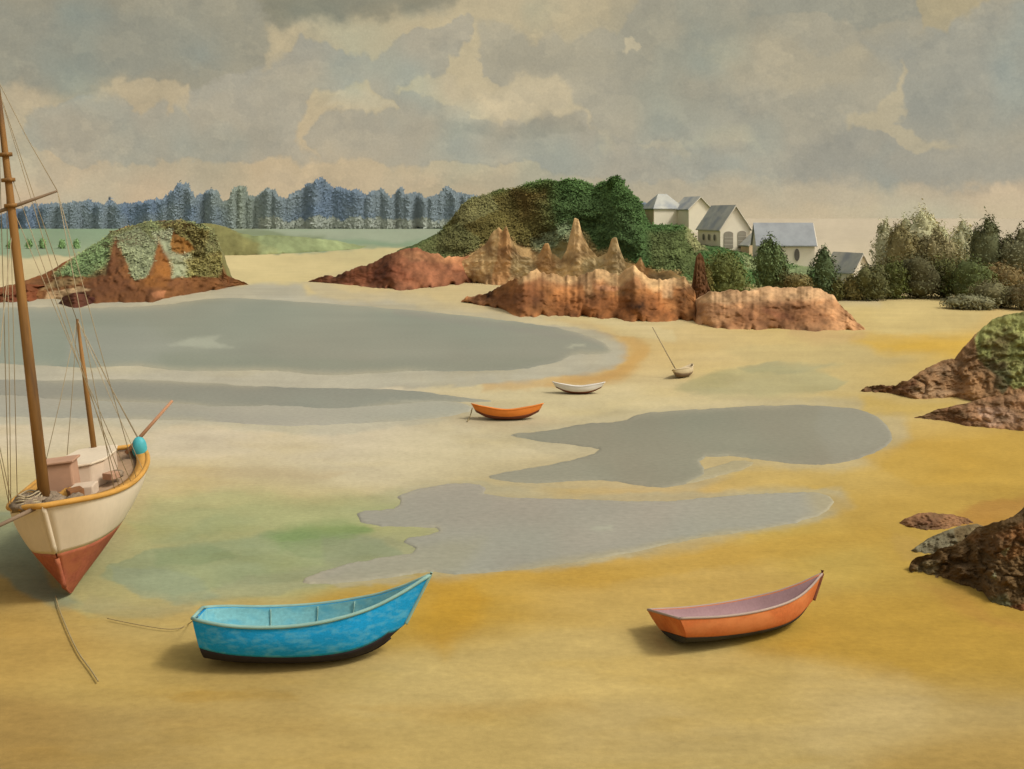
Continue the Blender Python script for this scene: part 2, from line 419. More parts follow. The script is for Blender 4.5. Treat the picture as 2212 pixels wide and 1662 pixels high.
def build_ground():
    rows_py = np.concatenate([np.arange(2300, 1700, -14), np.arange(1700, 480, -2.1)])
    Yr = H * F / (rows_py - YH)
    Yr = np.concatenate([[-6000, -600, -100, -30, 0, 6, 10], Yr[Yr > 11], [2600, 3200, 4200, 6500]])
    u = np.concatenate([[-30, -6, -2, -1.2, -.8], np.arange(-.62, .62, .00165), [.8, 1.2, 2, 6, 30]])
    S = np.maximum(np.abs(Yr), 11)
    X = u[None, :] * S[:, None]; Y = np.repeat(Yr[:, None], len(u), 1)
    Z = terrain_z(X, Y)
    Yc = np.maximum(Y, 3)
    px = (CX + F * X / Yc).ravel(); py = (YH + F * (H - Z) / Yc).ravel()
    px = np.clip(px, -3000, 5000); py = np.clip(py, 400, 2600)
    pts = [(0, 560, (204, 184, 138)), (560, 590, (206, 186, 132)), (800, 660, (204, 181, 128)), (1000, 690, (204, 182, 130)), (1300, 700, (204, 184, 132)),
      (1500, 760, (205, 180, 124)), (1700, 750, (204, 176, 112)), (1950, 680, (204, 174, 106)), (2050, 740, (204, 166, 76)), (2140, 700, (206, 178, 116)),
      (1350, 770, (198, 164, 100)), (1500, 830, (204, 184, 134)), (1750, 830, (192, 172, 118)), (1950, 790, (198, 168, 98)), (1800, 770, (197, 174, 114)),
      (1300, 860, (203, 186, 140)), (1100, 950, (201, 186, 148)), (700, 950, (203, 188, 156)), (400, 960, (206, 190, 158)), (400, 990, (202, 186, 152)),
      (700, 1010, (200, 185, 148)), (500, 1030, (192, 174, 126)), (330, 1050, (197, 176, 122)), (600, 1080, (184, 168, 114)), (1000, 1010, (192, 176, 132)),
      (1200, 1055, (198, 168, 102)), (1400, 1060, (197, 162, 98)), (1600, 1020, (198, 168, 98)), (1950, 880, (199, 172, 108)), (2000, 950, (193, 158, 80)),
      (2100, 1000, (188, 150, 64)), (1850, 1060, (196, 166, 92)), (1950, 1080, (190, 153, 70)), (2000, 1200, (186, 150, 66)), (1800, 1200, (188, 159, 78)),
      (1500, 1230, (193, 160, 88)), (1250, 1240, (189, 152, 74)), (1000, 1265, (187, 151, 68)), (980, 1330, (185, 146, 56)), (1100, 1400, (193, 166, 100)),
      (1300, 1300, (191, 159, 87)), (1300, 1420, (195, 167, 100)), (1550, 1250, (191, 156, 80)), (1850, 1350, (185, 147, 62)), (2000, 1400, (181, 143, 60)),
      (2150, 1450, (181, 146, 66)), (1700, 1500, (188, 160, 92)), (1900, 1550, (191, 166, 107)), (1400, 1600, (187, 161, 100)), (1000, 1600, (184, 157, 92)),
      (600, 1600, (179, 151, 87)), (300, 1600, (173, 145, 84)), (50, 1600, (163, 131, 70)), (50, 1400, (177, 143, 74)), (300, 1450, (183, 153, 84)),
      (0, 1250, (179, 146, 78)), (330, 1330, (185, 159, 94)), (600, 1500, (182, 152, 87)), (850, 1500, (192, 166, 102)), (2150, 1620, (173, 141, 74)),
      (2100, 1550, (182, 155, 94)), (1500, 1650, (181, 156, 94)), (450, 1210, (164, 160, 108)), (300, 1150, (180, 166, 114)), (700, 1150, (160, 157, 106)),
      (100, 1180, (158, 152, 108)), (900, 990, (203, 188, 150)), (0, 500, (130, 152, 112)), (800, 500, (150, 158, 120)), (1850, 500, (197, 180, 148)), (1700, 490, (197, 180, 148)), (1850, 560, (198, 181, 146)), (1850, 600, (202, 184, 145))]
    col = field(px, py, pts, 105, 34)
    Gn = (132, 151, 118)
    L = [
     # far meadow and its strip of sand
     ([(-900, 478), (1000, 478), (1000, 500), (960, 520), (870, 526), (760, 532), (700, 545), (560, 545), (470, 540), (150, 552), (60, 556), (0, 550), (-900, 548)], Gn, .85, 3, .05),
     ([(440, 492), (980, 490), (960, 512), (800, 520), (620, 522), (480, 520)], (158, 163, 134), .85, 5, 0),
     ([(440, 498), (560, 496), (620, 503), (700, 510), (690, 530), (600, 548), (520, 545), (470, 530)], (118, 128, 88), .75, 9, .04),
     ([(-900, 553), (-20, 553), (60, 560), (150, 550), (200, 548), (300, 620), (-900, 640)], (204, 185, 138), .8, 3, 0),
     ([(480, 548), (620, 552), (760, 540), (880, 530), (900, 560), (700, 600), (640, 618), (470, 618)], (206, 186, 130), .9, 3, 0),
     # wet sand round the bay
     ([(330, 618), (560, 612), (650, 618), (660, 640), (820, 652), (1000, 668), (1180, 690), (1290, 712), (1345, 742), (1360, 770), (1330, 790), (1260, 812), (1120, 830), (900, 842), (300, 845), (-900, 845), (-900, 640)], (176, 169, 144), .85, 5, .05),
     ([(650, 612), (1000, 655), (1230, 690), (1330, 728), (1300, 735), (1000, 690), (700, 655)], (176, 166, 138), .5, 8, 0),
     ([(1180, 690), (1300, 705), (1370, 730), (1400, 750), (1395, 785), (1350, 812), (1280, 828), (1180, 835), (1260, 815), (1330, 792), (1362, 765), (1330, 730)], (196, 150, 78), .62, 9, .04),
     ([(1040, 832), (1180, 822), (1290, 805), (1350, 790), (1300, 822), (1180, 838), (1040, 845)], (192, 148, 84), .45, 6, 0),
     ([(-900, 845), (500, 880), (1000, 866), (1100, 880), (1050, 900), (950, 915), (700, 935), (400, 925), (-900, 920)], (176, 170, 144), .6, 8, 0),
     ([(900, 888), (1100, 905), (1200, 900), (1250, 912), (1150, 930), (1000, 922)], (178, 158, 118), .5, 10, 0),
     # wet margins of the pools
     ([(1060, 940), (1260, 900), (1390, 878), (1500, 872), (1700, 862), (1850, 866), (1950, 900), (1965, 950), (1900, 1000), (1800, 1022), (1600, 1015), (1500, 1062), (1400, 1062), (1100, 1056), (1000, 1035), (1200, 985)], (178, 165, 128), .6, 12, 0),
     ([(740, 1100), (890, 1045), (1060, 1035), (1240, 1068), (1560, 1062), (1720, 1048), (1820, 1052), (1850, 1090), (1770, 1130), (1500, 1180), (1200, 1232), (1000, 1252), (800, 1258), (620, 1268), (740, 1210), (840, 1150)], (172, 163, 130), .7, 14, 0),
     # pale wet washes on the flats
     ([(1455, 842), (1520, 815), (1580, 798), (1720, 788), (1820, 792), (1760, 802), (1830, 825), (1800, 845), (1640, 862), (1540, 858)], (172, 164, 118), .72, 7, .05),
     ([(1590, 795), (1700, 785), (1800, 790), (1720, 806), (1620, 808)], (164, 158, 116), .6, 5, .05),
     ([(1560, 755), (1850, 738), (2050, 760), (1900, 800), (1700, 790), (1600, 778)], (190, 170, 116), .55, 14, .0),
     ([(1840, 735), (2100, 728), (2130, 745), (2060, 770), (1900, 762)], (206, 164, 62), .8, 14, .05),
     ([(1700, 700), (1790, 712), (1880, 718), (1860, 732), (1760, 740), (1700, 728)], (196, 160, 108), .5, 12, 0),
     ([(1860, 860), (1990, 866), (2060, 868), (2070, 885), (1960, 895), (1860, 895)], (198, 166, 84), .6, 10, .05),
     ([(1740, 700), (1800, 640), (1900, 645), (1990, 632), (2060, 650), (2130, 668), (2110, 700), (2060, 720), (1860, 722)], (206, 184, 122), .6, 10, .0),
     ([(900, 660), (1050, 678), (1200, 690), (1300, 692), (1380, 700), (1450, 708), (1460, 740), (1300, 720), (1000, 680)], (208, 188, 136), .6, 8, 0),
     # dull green washes left of the boats
     ([(330, 1075), (480, 1060), (700, 1075), (860, 1070), (900, 1110), (1000, 1160), (960, 1220), (780, 1275), (640, 1285), (420, 1300), (300, 1310), (190, 1330), (110, 1290), (160, 1235), (260, 1190)], (168, 166, 114), .75, 22, .0),
     ([(235, 1222), (320, 1190), (470, 1165), (600, 1150), (820, 1165), (880, 1200), (760, 1225), (620, 1255), (500, 1262), (380, 1290), (250, 1268), (215, 1245)], (146, 155, 114), .75, 8, .06),
     ([(570, 1160), (640, 1135), (720, 1122), (790, 1128), (810, 1150), (720, 1178), (610, 1185)], (122, 144, 86), .75, 11, .03),
     ([(280, 1130), (420, 1095), (620, 1085), (860, 1095), (900, 1130), (700, 1140), (480, 1150), (330, 1175)], (160, 162, 112), .55, 8, .05),
     ([(480, 1255), (640, 1225), (830, 1215), (900, 1235), (720, 1268), (560, 1290), (440, 1300)], (152, 152, 114), .6, 6, .06),
     ([(330, 1195), (460, 1180), (520, 1200), (430, 1222), (340, 1225)], (128, 142, 100), .5, 8, .05),
     ([(600, 1175), (760, 1168), (850, 1185), (780, 1205), (640, 1205)], (136, 146, 102), .55, 6, .06),
     ([(700, 1258), (820, 1240), (900, 1246), (860, 1262), (730, 1275)], (178, 166, 132), .6, 4, .03),
     ([(350, 1170), (470, 1110), (560, 1120), (480, 1155), (400, 1180)], (146, 154, 110), .5, 16, 0),
     ([(240, 1228), (330, 1225), (420, 1245), (480, 1285), (420, 1305), (300, 1290), (245, 1260)], (148, 156, 122), .7, 6, .05),
     ([(-60, 1110), (30, 1105), (60, 1160), (120, 1270), (180, 1305), (120, 1320), (50, 1280), (-20, 1235), (-80, 1220)], (132, 138, 108), .7, 9, .05),  # shadow around the fishing boat, painted into the sand as darker green
     ([(200, 1290), (300, 1300), (420, 1300), (425, 1320), (330, 1330), (220, 1330), (170, 1315)], (160, 150, 106), .6, 10, .04),
     ([(690, 1165), (850, 1158), (960, 1195), (900, 1240), (760, 1250), (700, 1215)], (140, 140, 110), .45, 9, .05),
     ([(300, 1010), (560, 1008), (760, 1025), (700, 1040), (480, 1035), (320, 1030)], (190, 170, 128), .5, 9, 0),
     # ochre strokes of drier sand
     ([(900, 1240), (1020, 1262), (1060, 1300), (1030, 1350), (960, 1410), (900, 1360), (930, 1290)], (190, 144, 44), .6, 22, .0),
     ([(1000, 1250), (1300, 1225), (1700, 1160), (1900, 1130), (1950, 1160), (1700, 1210), (1300, 1262), (1050, 1275)], (190, 150, 62), .6, 14, .0),
     ([(1780, 1075), (1960, 1060), (2212, 1000), (2300, 1100), (2000, 1150), (1960, 1240), (1850, 1160)], (186, 150, 66), .5, 24, 0),
     ([(1720, 1330), (2050, 1290), (2300, 1340), (2300, 1460), (1900, 1450), (1700, 1400)], (182, 144, 56), .5, 26, 0),
     ([(1850, 985), (2060, 940), (2300, 930), (2300, 1040), (1980, 1050)], (192, 154, 66), .6, 20, 0),
     ([(2060, 1115), (2110, 1090), (2212, 1075), (2320, 1060), (2320, 1150), (2080, 1140)], (172, 124, 58), .75, 10, .0),
     ([(1930, 1150), (1990, 1170), (1990, 1205), (1950, 1210), (1930, 1180)], (180, 146, 76), .5, 8, .1),
     ([(1980, 1262), (2080, 1275), (2150, 1330), (2212, 1345), (2300, 1350), (2300, 1375), (2150, 1350), (2060, 1310)], (178, 130, 62), .45, 16, 0),
     ([(360, 1500), (620, 1492), (640, 1512), (380, 1520)], (170, 134, 60), .4, 8, 0),
     ([(750, 1530), (1250, 1510), (1300, 1535), (900, 1560)], (180, 146, 78), .4, 14, 0),
     ([(300, 1545), (700, 1560), (680, 1585), (320, 1575)], (180, 146, 78), .3, 12, 0),
     ([(1720, 1440), (1960, 1450), (2020, 1500), (1990, 1570), (1800, 1560), (1700, 1520)], (194, 168, 110), .4, 34, .0),
     ([(1750, 640), (1900, 655), (1820, 560), (1850, 470), (1650, 380), (1700, 600)], (199, 182, 149), .7, 20, 0),
     ([(1300, 300), (3500, 300), (3500, 520), (1300, 520)], (198, 181, 149), .95, 10, 0),
    ]
    col = paint(px, py, col, L, warp=9, seed=30, ax=.55, ay=1.6)
    st = fbm(px, py * 7, 130, 4, 70) * .075 + fbm(px, py * 2.2, 60, 4, 71, .6) * .05 + fbm(px, py, 9, 3, 75, .7) * .03
    near = np.clip((py - 560) / 150, 0, 1)
    ok = near * np.clip(fbm(px, py * 5, 210, 4, 72) - .1, 0, 1) * .35
    col = col * (1 + st[:, None]) 
    col = col * (1 - ok[:, None] * np.array([.05, .15, .5]))
    col = col / E_UP
    V = np.stack([X.ravel(), Y.ravel(), Z.ravel()], 1)
    me = mesh_np('ground', V, grid_faces(len(Yr), len(u)), col)
    m = mat('sand_wash', None, .95, .1, ((.35, .08, 12, (.4, 1, 1)), (7, .12, 8, (.6, 1, 1)), (45, .1, 3, (1, 1, 1))), bump=(6, .25, .05))
    tag(link('ground', me, m), kind='structure')
build_ground()

# ------------------------------------------------------------------ water
M_water = mat('tidal_water', None, .5, .18, ((.12, .07, 12, (.5, 1, 1)), (5, .15, 8, (.7, 1, 1))))
def resample(poly, step):
    P = [np.array(p, float) for p in poly]; out = []
    for i in range(len(P)):
        a, b = P[i], P[(i + 1) % len(P)]
        n = max(1, int(np.hypot(*(b - a)) / step))
        for k in range(n): out.append(a + (b - a) * k / n)
    return np.array(out)

def smooth_closed(poly, it=2):
    P = np.asarray(poly, float)
    for _ in range(it):
        Q = np.roll(P, -1, 0)
        P = np.stack([P * .75 + Q * .25, P * .25 + Q * .75], 1).reshape(-1, 2)
    return P

def water(name, poly, rgb, z, layers=(), seed=0, warp=3.0, z0=0):
    B = resample(smooth_closed(poly, 1), 4)
    B = B + np.stack([fbm(B[:, 0], B[:, 1], 30, 4, seed, .7) * warp * 1.6, fbm(B[:, 0], B[:, 1], 22, 4, seed + 5, .7) * warp * .6], 1)
    x0, y0 = B.min(0); x1, y1 = B.max(0)
    gx, gy = np.meshgrid(np.arange(x0, x1, 9), np.arange(y0, y1, 4.5))
    gx = gx.ravel() + RNG.uniform(-1.5, 1.5, gx.size); gy = gy.ravel() + RNG.uniform(-1, 1, gy.size)
    d = sdist(gx, gy, B)
    extra = []
    for dd in (2.5, 7.0):                                 # a ring just inside the rim for the tide mark
        T = np.roll(B, -1, 0) - np.roll(B, 1, 0); N = np.stack([-T[:, 1], T[:, 0]], 1); N /= (np.linalg.norm(N, axis=1, keepdims=True) + 1e-9)
        for s in (1, -1):
            Q = B + N * dd * s
            q = sdist(Q[:, 0], Q[:, 1], B)
            extra.append(Q[(q < -dd * .8)])
    keep = d < -5
    I = np.concatenate([np.stack([gx[keep], gy[keep]], 1)] + extra)
    A = np.concatenate([B, I])
    nb = len(B)
    # triangulate in picture-plane units, then lay on the ground
    vs, es, fs, *_ = delaunay_2d_cdt([Vector(p) for p in A], [(i, (i + 1) % nb) for i in range(nb)], [], 1, 1e-4)
    P = np.array([tuple(v) for v in vs])
    F3 = np.array([f for f in fs if len(f) == 3], int)
    Yg = (H - z) * F / (P[:, 1] - YH)
    zz = np.full(len(P), z); zz[:nb] = -.035
    V = np.stack([(P[:, 0] - CX) / F * Yg, Yg, zz], 1)
    n = np.cross(V[F3[0, 1]] - V[F3[0, 0]], V[F3[0, 2]] - V[F3[0, 0]])
    if n[2] < 0: F3 = F3[:, ::-1]
    col = np.tile(lin(rgb), (len(P), 1))
    col *= (1 + .07 * fbm(P[:, 0], P[:, 1] * 2.5, 190, 3, seed + 9))[:, None]
    g = np.clip(fbm(P[:, 0], P[:, 1] * 2, 260, 3, seed + 19) * .8, -1, 1)[:, None]
    col *= 1 + g * np.array([-.06, .02, .03])
    col = paint(P[:, 0], P[:, 1], col, list(layers), warp=4, seed=seed)
    d = -sdist(P[:, 0], P[:, 1], B)
    e = np.exp(-(d / 2.0) ** 2) * .05 * np.clip(.7 + fbm(P[:, 0], P[:, 1], 120, 2, seed + 40), 0, 1.3)
    col *= (1 - e)[:, None]
    sf = np.clip(fbm(P[:, 0], P[:, 1] * 1.5, 170, 2, seed + 77) * 1.3 + .35, 0, 1) * np.exp(-(d / 8.0) ** 2) * .6
    col = col * (1 - sf[:, None]) + lin((182, 171, 138)) * sf[:, None]
    me = mesh_np(name, V, F3, col / E_WET)
    tag(link(name, me, M_water), kind='structure')

water('water', [(-900, 672), (0, 664), (90, 662), (200, 664), (330, 660), (420, 648), (480, 642), (560, 645), (700, 655), (850, 665), (1000, 680), (1150, 698), (1230, 712),
    (1290, 730), (1318, 750), (1325, 762), (1295, 767), (1240, 765), (1200, 784), (1120, 800), (1000, 803), (900, 800), (800, 808), (690, 812), (600, 800), (500, 801),
    (380, 802), (280, 788), (180, 796), (100, 790), (0, 785), (-900, 780)], (147, 148, 126), .012,
    [([(360, 748), (420, 726), (482, 722), (462, 735), (502, 752), (430, 750)], (176, 176, 150), .8, 2, .0),
     ([(1215, 748), (1260, 746), (1262, 752), (1220, 752)], (182, 178, 148), .8, 2, 0),
     ([(0, 655), (330, 650), (520, 645), (500, 675), (200, 690), (0, 690)], (154, 154, 132), .5, 12, 0),
     ([(150, 720), (300, 700), (380, 750), (300, 790), (150, 780)], (158, 156, 138), .5, 25, 0),
     ([(850, 664), (1290, 730), (1330, 760), (1250, 735), (1000, 700), (850, 680)], (146, 142, 124), .6, 5, 0),
     ([(350, 770), (1000, 780), (1200, 775), (1100, 800), (600, 800), (350, 800)], (136, 140, 116), .4, 14, 0)], 101)
water('water', [(-900, 850), (0, 848), (500, 870), (900, 860), (1000, 868), (1030, 885), (960, 903), (850, 911), (650, 921), (560, 918), (450, 910), (300, 905), (150, 903), (0, 900), (-900, 900)],
    (170, 165, 142), .010, [([(0, 885), (400, 890), (700, 900), (500, 925), (0, 900)], (160, 157, 138), .4, 10, 0)], 120)
water('water', [(-900, 812), (0, 817), (100, 822), (250, 816), (400, 823), (600, 836), (800, 838), (900, 842), (980, 854), (1080, 866), (1040, 870), (960, 866), (880, 874),
    (800, 880), (700, 886), (600, 877), (480, 882), (380, 872), (250, 870), (130, 866), (0, 852), (-900, 850)], (148, 144, 124), .016,
    [([(840, 862), (930, 866), (970, 872), (900, 874)], (166, 162, 138), .7, 2, 0)], 131)
water('water', [(1090, 936), (1186, 930), (1262, 912), (1340, 910), (1386, 890), (1486, 884), (1686, 872), (1820, 876), (1886, 890), (1926, 925), (1930, 955), (1873, 986), (1786, 1006),
    (1686, 1000), (1593, 984), (1506, 988), (1530, 1020), (1500, 1040), (1453, 1053), (1386, 1050), (1320, 1036), (1220, 1040), (1140, 1046), (1033, 1030), (1120, 1013),
    (1220, 996), (1306, 973), (1260, 963), (1186, 956), (1126, 946)], (147, 141, 116), .012,
    [([(1780, 870), (1940, 890), (1940, 970), (1800, 1000), (1760, 930)], (156, 152, 130), .5, 25, 0),
     ([(1000, 1010), (1250, 990), (1350, 1050), (1000, 1060)], (158, 153, 128), .45, 18, 0)], 142)
water('water', [(1340, 1036), (1500, 1020), (1530, 1010), (1600, 990), (1640, 1000), (1580, 1022), (1500, 1042), (1420, 1055)], (176, 160, 118), .006, (), 149)
water('water', [(766, 1100), (846, 1100), (866, 1083), (852, 1070), (906, 1053), (986, 1040), (1053, 1046), (1046, 1070), (1220, 1076), (1420, 1083), (1553, 1070), (1720, 1060), (1786, 1064),
    (1806, 1090), (1753, 1123), (1620, 1146), (1486, 1166), (1353, 1196), (1186, 1223), (1020, 1240), (966, 1240), (933, 1233), (820, 1250), (686, 1263), (640, 1256), (720, 1223),
    (820, 1203), (913, 1190), (853, 1163), (953, 1150), (940, 1138), (786, 1136)], (164, 157, 136), .012,
    [([(760, 1090), (1060, 1040), (1060, 1110), (900, 1150), (760, 1140)], (158, 152, 132), .4, 16, 0),
     ([(620, 1265), (900, 1180), (1050, 1160), (1000, 1240), (700, 1270)], (160, 154, 122), .5, 16, 0),
     ([(1270, 1139), (1320, 1136), (1330, 1146), (1280, 1147)], (176, 172, 146), .8, 2, 0),
     ([(1500, 1050), (1830, 1050), (1820, 1110), (1500, 1150)], (168, 162, 138), .4, 25, 0),
     ([(1730, 1050), (1840, 1040), (1840, 1130), (1700, 1150), (1760, 1110)], (178, 163, 120), .7, 16, 0),
     ([(1000, 1246), (1190, 1214), (1360, 1186), (1500, 1156), (1700, 1130), (1700, 1170), (1300, 1230), (1000, 1265)], (176, 160, 112), .65, 8, 0)], 155)

# ------------------------------------------------------------------ rocks and hills
def relief(name, base, crest, m, layers, basecol, fieldpts=None, yc=None, k=1.0, step=2.6, rows=60, amp=1.0, nsc=22, back=12.0, plateau=0.0,
           jit=3.0, steep=False, seed=0, ridged=True, warp=6, power=1.25, zb=-.15, colamp=.24):
    """a solid mass of land: rises from its foot on the ground to its crest, then falls away behind"""
    base = np.array(base, float); crest = np.array(crest, float)
    x0, x1 = base[0, 0], base[-1, 0]
    px = np.arange(x0, x1 + .1, step); nc = len(px)
    by = np.interp(px, base[:, 0], base[:, 1]) + fbm(px, px * 0, 13, 3, seed + 1) * jit * .6
    cy = np.interp(px, crest[:, 0], crest[:, 1]) + fbm(px, px * 0 + 50, 15, 4, seed + 2, .6) * jit
    endw = np.clip(np.minimum(px - x0, x1 - px) / 8, 0, 1)
    cy = np.minimum(cy, by - .5)
    cy = by + (cy - by) * np.clip(endw, .05, 1)
    bys = np.interp(px, base[:, 0], base[:, 1]); kk = np.ones(15) / 15
    cys = np.interp(px, crest[:, 0], crest[:, 1])
    bys = np.convolve(np.pad(bys, 7, 'edge'), kk, 'valid'); cys = np.convolve(np.pad(cys, 7, 'edge'), kk, 'valid'); cys = np.minimum(cys, bys - .5)
    Yj = (H - zb) * F / (by - YH)
    Yb = (H - zb) * F / (bys - YH)
    if yc is not None:
        yc = np.array(yc, float); Yc = np.interp(px, yc[:, 0], yc[:, 1]); Yc = np.maximum(Yc, Yb + .2)
    else:
        Yc = Yb + k * np.maximum((bys - cys) / F * Yb, .1)
    t = np.linspace(0, 1, rows)[:, None]
    PY = by + (cy - by) * t; PX = np.repeat(px[None, :], rows, 0)
    Y = Yb + (Yc - Yb) * t ** power + (Yj - Yb) * (1 - t) ** 10
    n = fbm(PX, PY * 1.3, nsc, 5, seed + 7, .55)
    if ridged: n = .6 - 1.6 * np.abs(n) + .4 * fbm(PX, PY, nsc * 3, 3, seed + 9)
    wdw = np.sin(np.pi * np.clip(t, 0, 1)) ** .5 * endw[None, :]
    Y = Y + n * amp * wdw
    X = (PX - CX) / F * Y; Z = H - (PY - YH) / F * Y
    # back side
    zc = Z[-1]; Yt = Y[-1]; Xt = X[-1]
    nb = 12; Bk = []; pyb = []
    if plateau:
        for q in np.linspace(.1, 1, 8):
            Bk.append(np.stack([Xt * (1 + q * plateau / Yt * .8), Yt + q * plateau, zc + .15 * fbm(Xt, Yt + q * plateau, 8, 3, seed) - .1], 1))
    Xe = Xt * (1 + plateau / Yt * .8) if plateau else Xt
    for q in np.linspace(1 / nb, 1, nb):
        bb = np.minimum(back, 1.25 * np.maximum(zc, .15) + .1) if steep else np.full(nc, float(back))
        zq = zc * np.cos(q * math.pi / 2) if not steep else zc * (1 - q)
        nz = fbm(Xe * 40 / max(Yt.mean() * .02, .1) * .02, (Yt + q * bb) * 1.0, 1.2, 3, seed + 60) * amp * .5 * math.sin(q * 3.1)
        Bk.append(np.stack([Xe, Yt + plateau + q * bb * (.3 + .7 * endw), zq + (1 - np.cos(q * math.pi / 2)) * -.4 + nz], 1))
    front = np.stack([X, Y, Z], 2)
    A = np.concatenate([front, np.array(Bk)], 0); nr = A.shape[0]
    PXa = np.concatenate([PX, np.repeat(px[None, :], nr - rows, 0)]); PYa = np.concatenate([PY, np.repeat(PY[-1][None, :] + 2, nr - rows, 0)])
    fx, fy = PXa.ravel(), PYa.ravel()
    if fieldpts: col = field(fx, fy, fieldpts, 40, 22)
    else: col = np.tile(lin(basecol), (fx.size, 1))
    col = paint(fx, fy, col, layers, warp=warp, seed=seed)
    v = 1 + colamp * fbm(fx, fy, 17, 4, seed + 13, .6) + colamp * .9 * fbm(fx, fy, 55, 3, seed + 14)
    col = col * v[:, None] / E_SIDE
    me = mesh_np(name, A.reshape(-1, 3), grid_faces(nr, nc), col)
    o = link(name, me, m)
    o['_'] = 0; del o['_']
    return o, dict(px=px, cy=cy, by=by, Y=Y, PX=PX, PY=PY, X=X, Z=Z, col=col.reshape(nr, nc, 3)[:rows])

M_rock = mat('weathered_rock', None, .9, .15, ((.5, .16, 10, (1, 1, 1.6)), (3, .16, 8, (1, 1, 1))), bump=(1.0, .3, .16), hue=((92, 58, 36), .16, .5, (1, 1, 2.2)))
M_nrock = mat('near_rock', None, .9, .15, ((1.2, .14, 10, (1, 1, 1.6)), (8, .18, 8, (1, 1, 1))), bump=(3.5, .6, .12), hue=((92, 74, 50), .8, .7, (1, 1, 2)))
M_turf = mat('turf_slope', None, .95, .05, ((.35, .14, 10, (1, 1, 1)), (3, .12, 6, (1, 1, 1))), bump=(1.5, .5, .3))

BR, RB, TN, DG, OL, LG = (128, 82, 48), (120, 74, 48), (180, 150, 104), (66, 82, 48), (92, 82, 46), (128, 132, 98)
# the big green headland
hill_crest = [(840, 560), (860, 552), (896, 538), (950, 503), (980, 470), (996, 446), (1020, 430), (1050, 420), (1080, 410), (1107, 408), (1140, 398), (1176, 390), (1204, 392), (1247, 388), (1270, 395), (1283, 402), (1308, 390),
    (1330, 380), (1347, 397), (1370, 425), (1387, 440), (1395, 470), (1402, 484), (1440, 487), (1480, 490), (1500, 512), (1512, 534), (1560, 538), (1600, 548), (1640, 562), (1700, 572), (1760, 582), (1800, 604), (1832, 640)]
hill_base = [(840, 596), (900, 601), (1000, 602), (1170, 604), (1300, 612), (1400, 642), (1500, 650), (1700, 652), (1832, 652)]
hill_yc = [(840, 186), (950, 196), (1100, 200), (1200, 186), (1330, 175), (1400, 160), (1500, 152), (1700, 146), (1832, 134)]
hill_layers = [
 ([(985, 440), (1107, 400), (1180, 420), (1210, 500), (1190, 560), (1090, 570), (990, 560), (940, 540), (960, 490)], (92, 78, 42), .8, 14, .04),
 ([(1100, 410), (1190, 400), (1200, 470), (1130, 470)], (72, 54, 26), .55, 18, 0),
 ([(1000, 425), (1060, 415), (1080, 450), (1030, 480), (985, 500), (985, 450)], (102, 102, 68), .6, 12, 0),
 ([(860, 560), (950, 500), (990, 480), (1040, 520), (1020, 560), (930, 570), (870, 580)], (88, 90, 56), .8, 8, .05),
 ([(930, 570), (1000, 552), (1060, 520), (1085, 505), (1120, 530), (1165, 545), (1200, 535), (1230, 500), (1262, 500), (1290, 545), (1330, 535), (1345, 560), (1400, 580), (1470, 585), (1490, 700), (900, 700), (860, 600)], (182, 150, 102), .97, 5, .05),
 ([(1160, 440), (1300, 420), (1380, 470), (1400, 540), (1300, 560), (1200, 540)], (66, 84, 50), .6, 22, 0),
 ([(1150, 520), (1230, 480), (1260, 530), (1240, 570), (1170, 570)], (110, 120, 92), .7, 9, .04),
 ([(1480, 610), (1700, 620), (1850, 640), (1850, 700), (1480, 700)], (182, 152, 112), .8, 6, 0),
 ([(1400, 505), (1480, 500), (1510, 545), (1490, 600), (1410, 590)], (76, 80, 48), .7, 12, .05),
 ([(1480, 490), (1512, 505), (1530, 545), (1500, 550), (1485, 520)], (118, 116, 80), .7, 4, .0),
 ([(1600, 545), (1640, 560), (1640, 585), (1610, 580)], (118, 124, 86), .7, 5, 0),
 ([(1680, 580), (1740, 575), (1760, 585), (1740, 610), (1690, 605)], (128, 138, 98), .8, 4, .05),
]
hill, HD = relief('hill', hill_base, hill_crest, M_turf, hill_layers, (62, 84, 46), yc=hill_yc, amp=2.2, nsc=45, back=40, plateau=45, jit=4, seed=200, ridged=False, rows=80)
tag(hill, kind='structure')

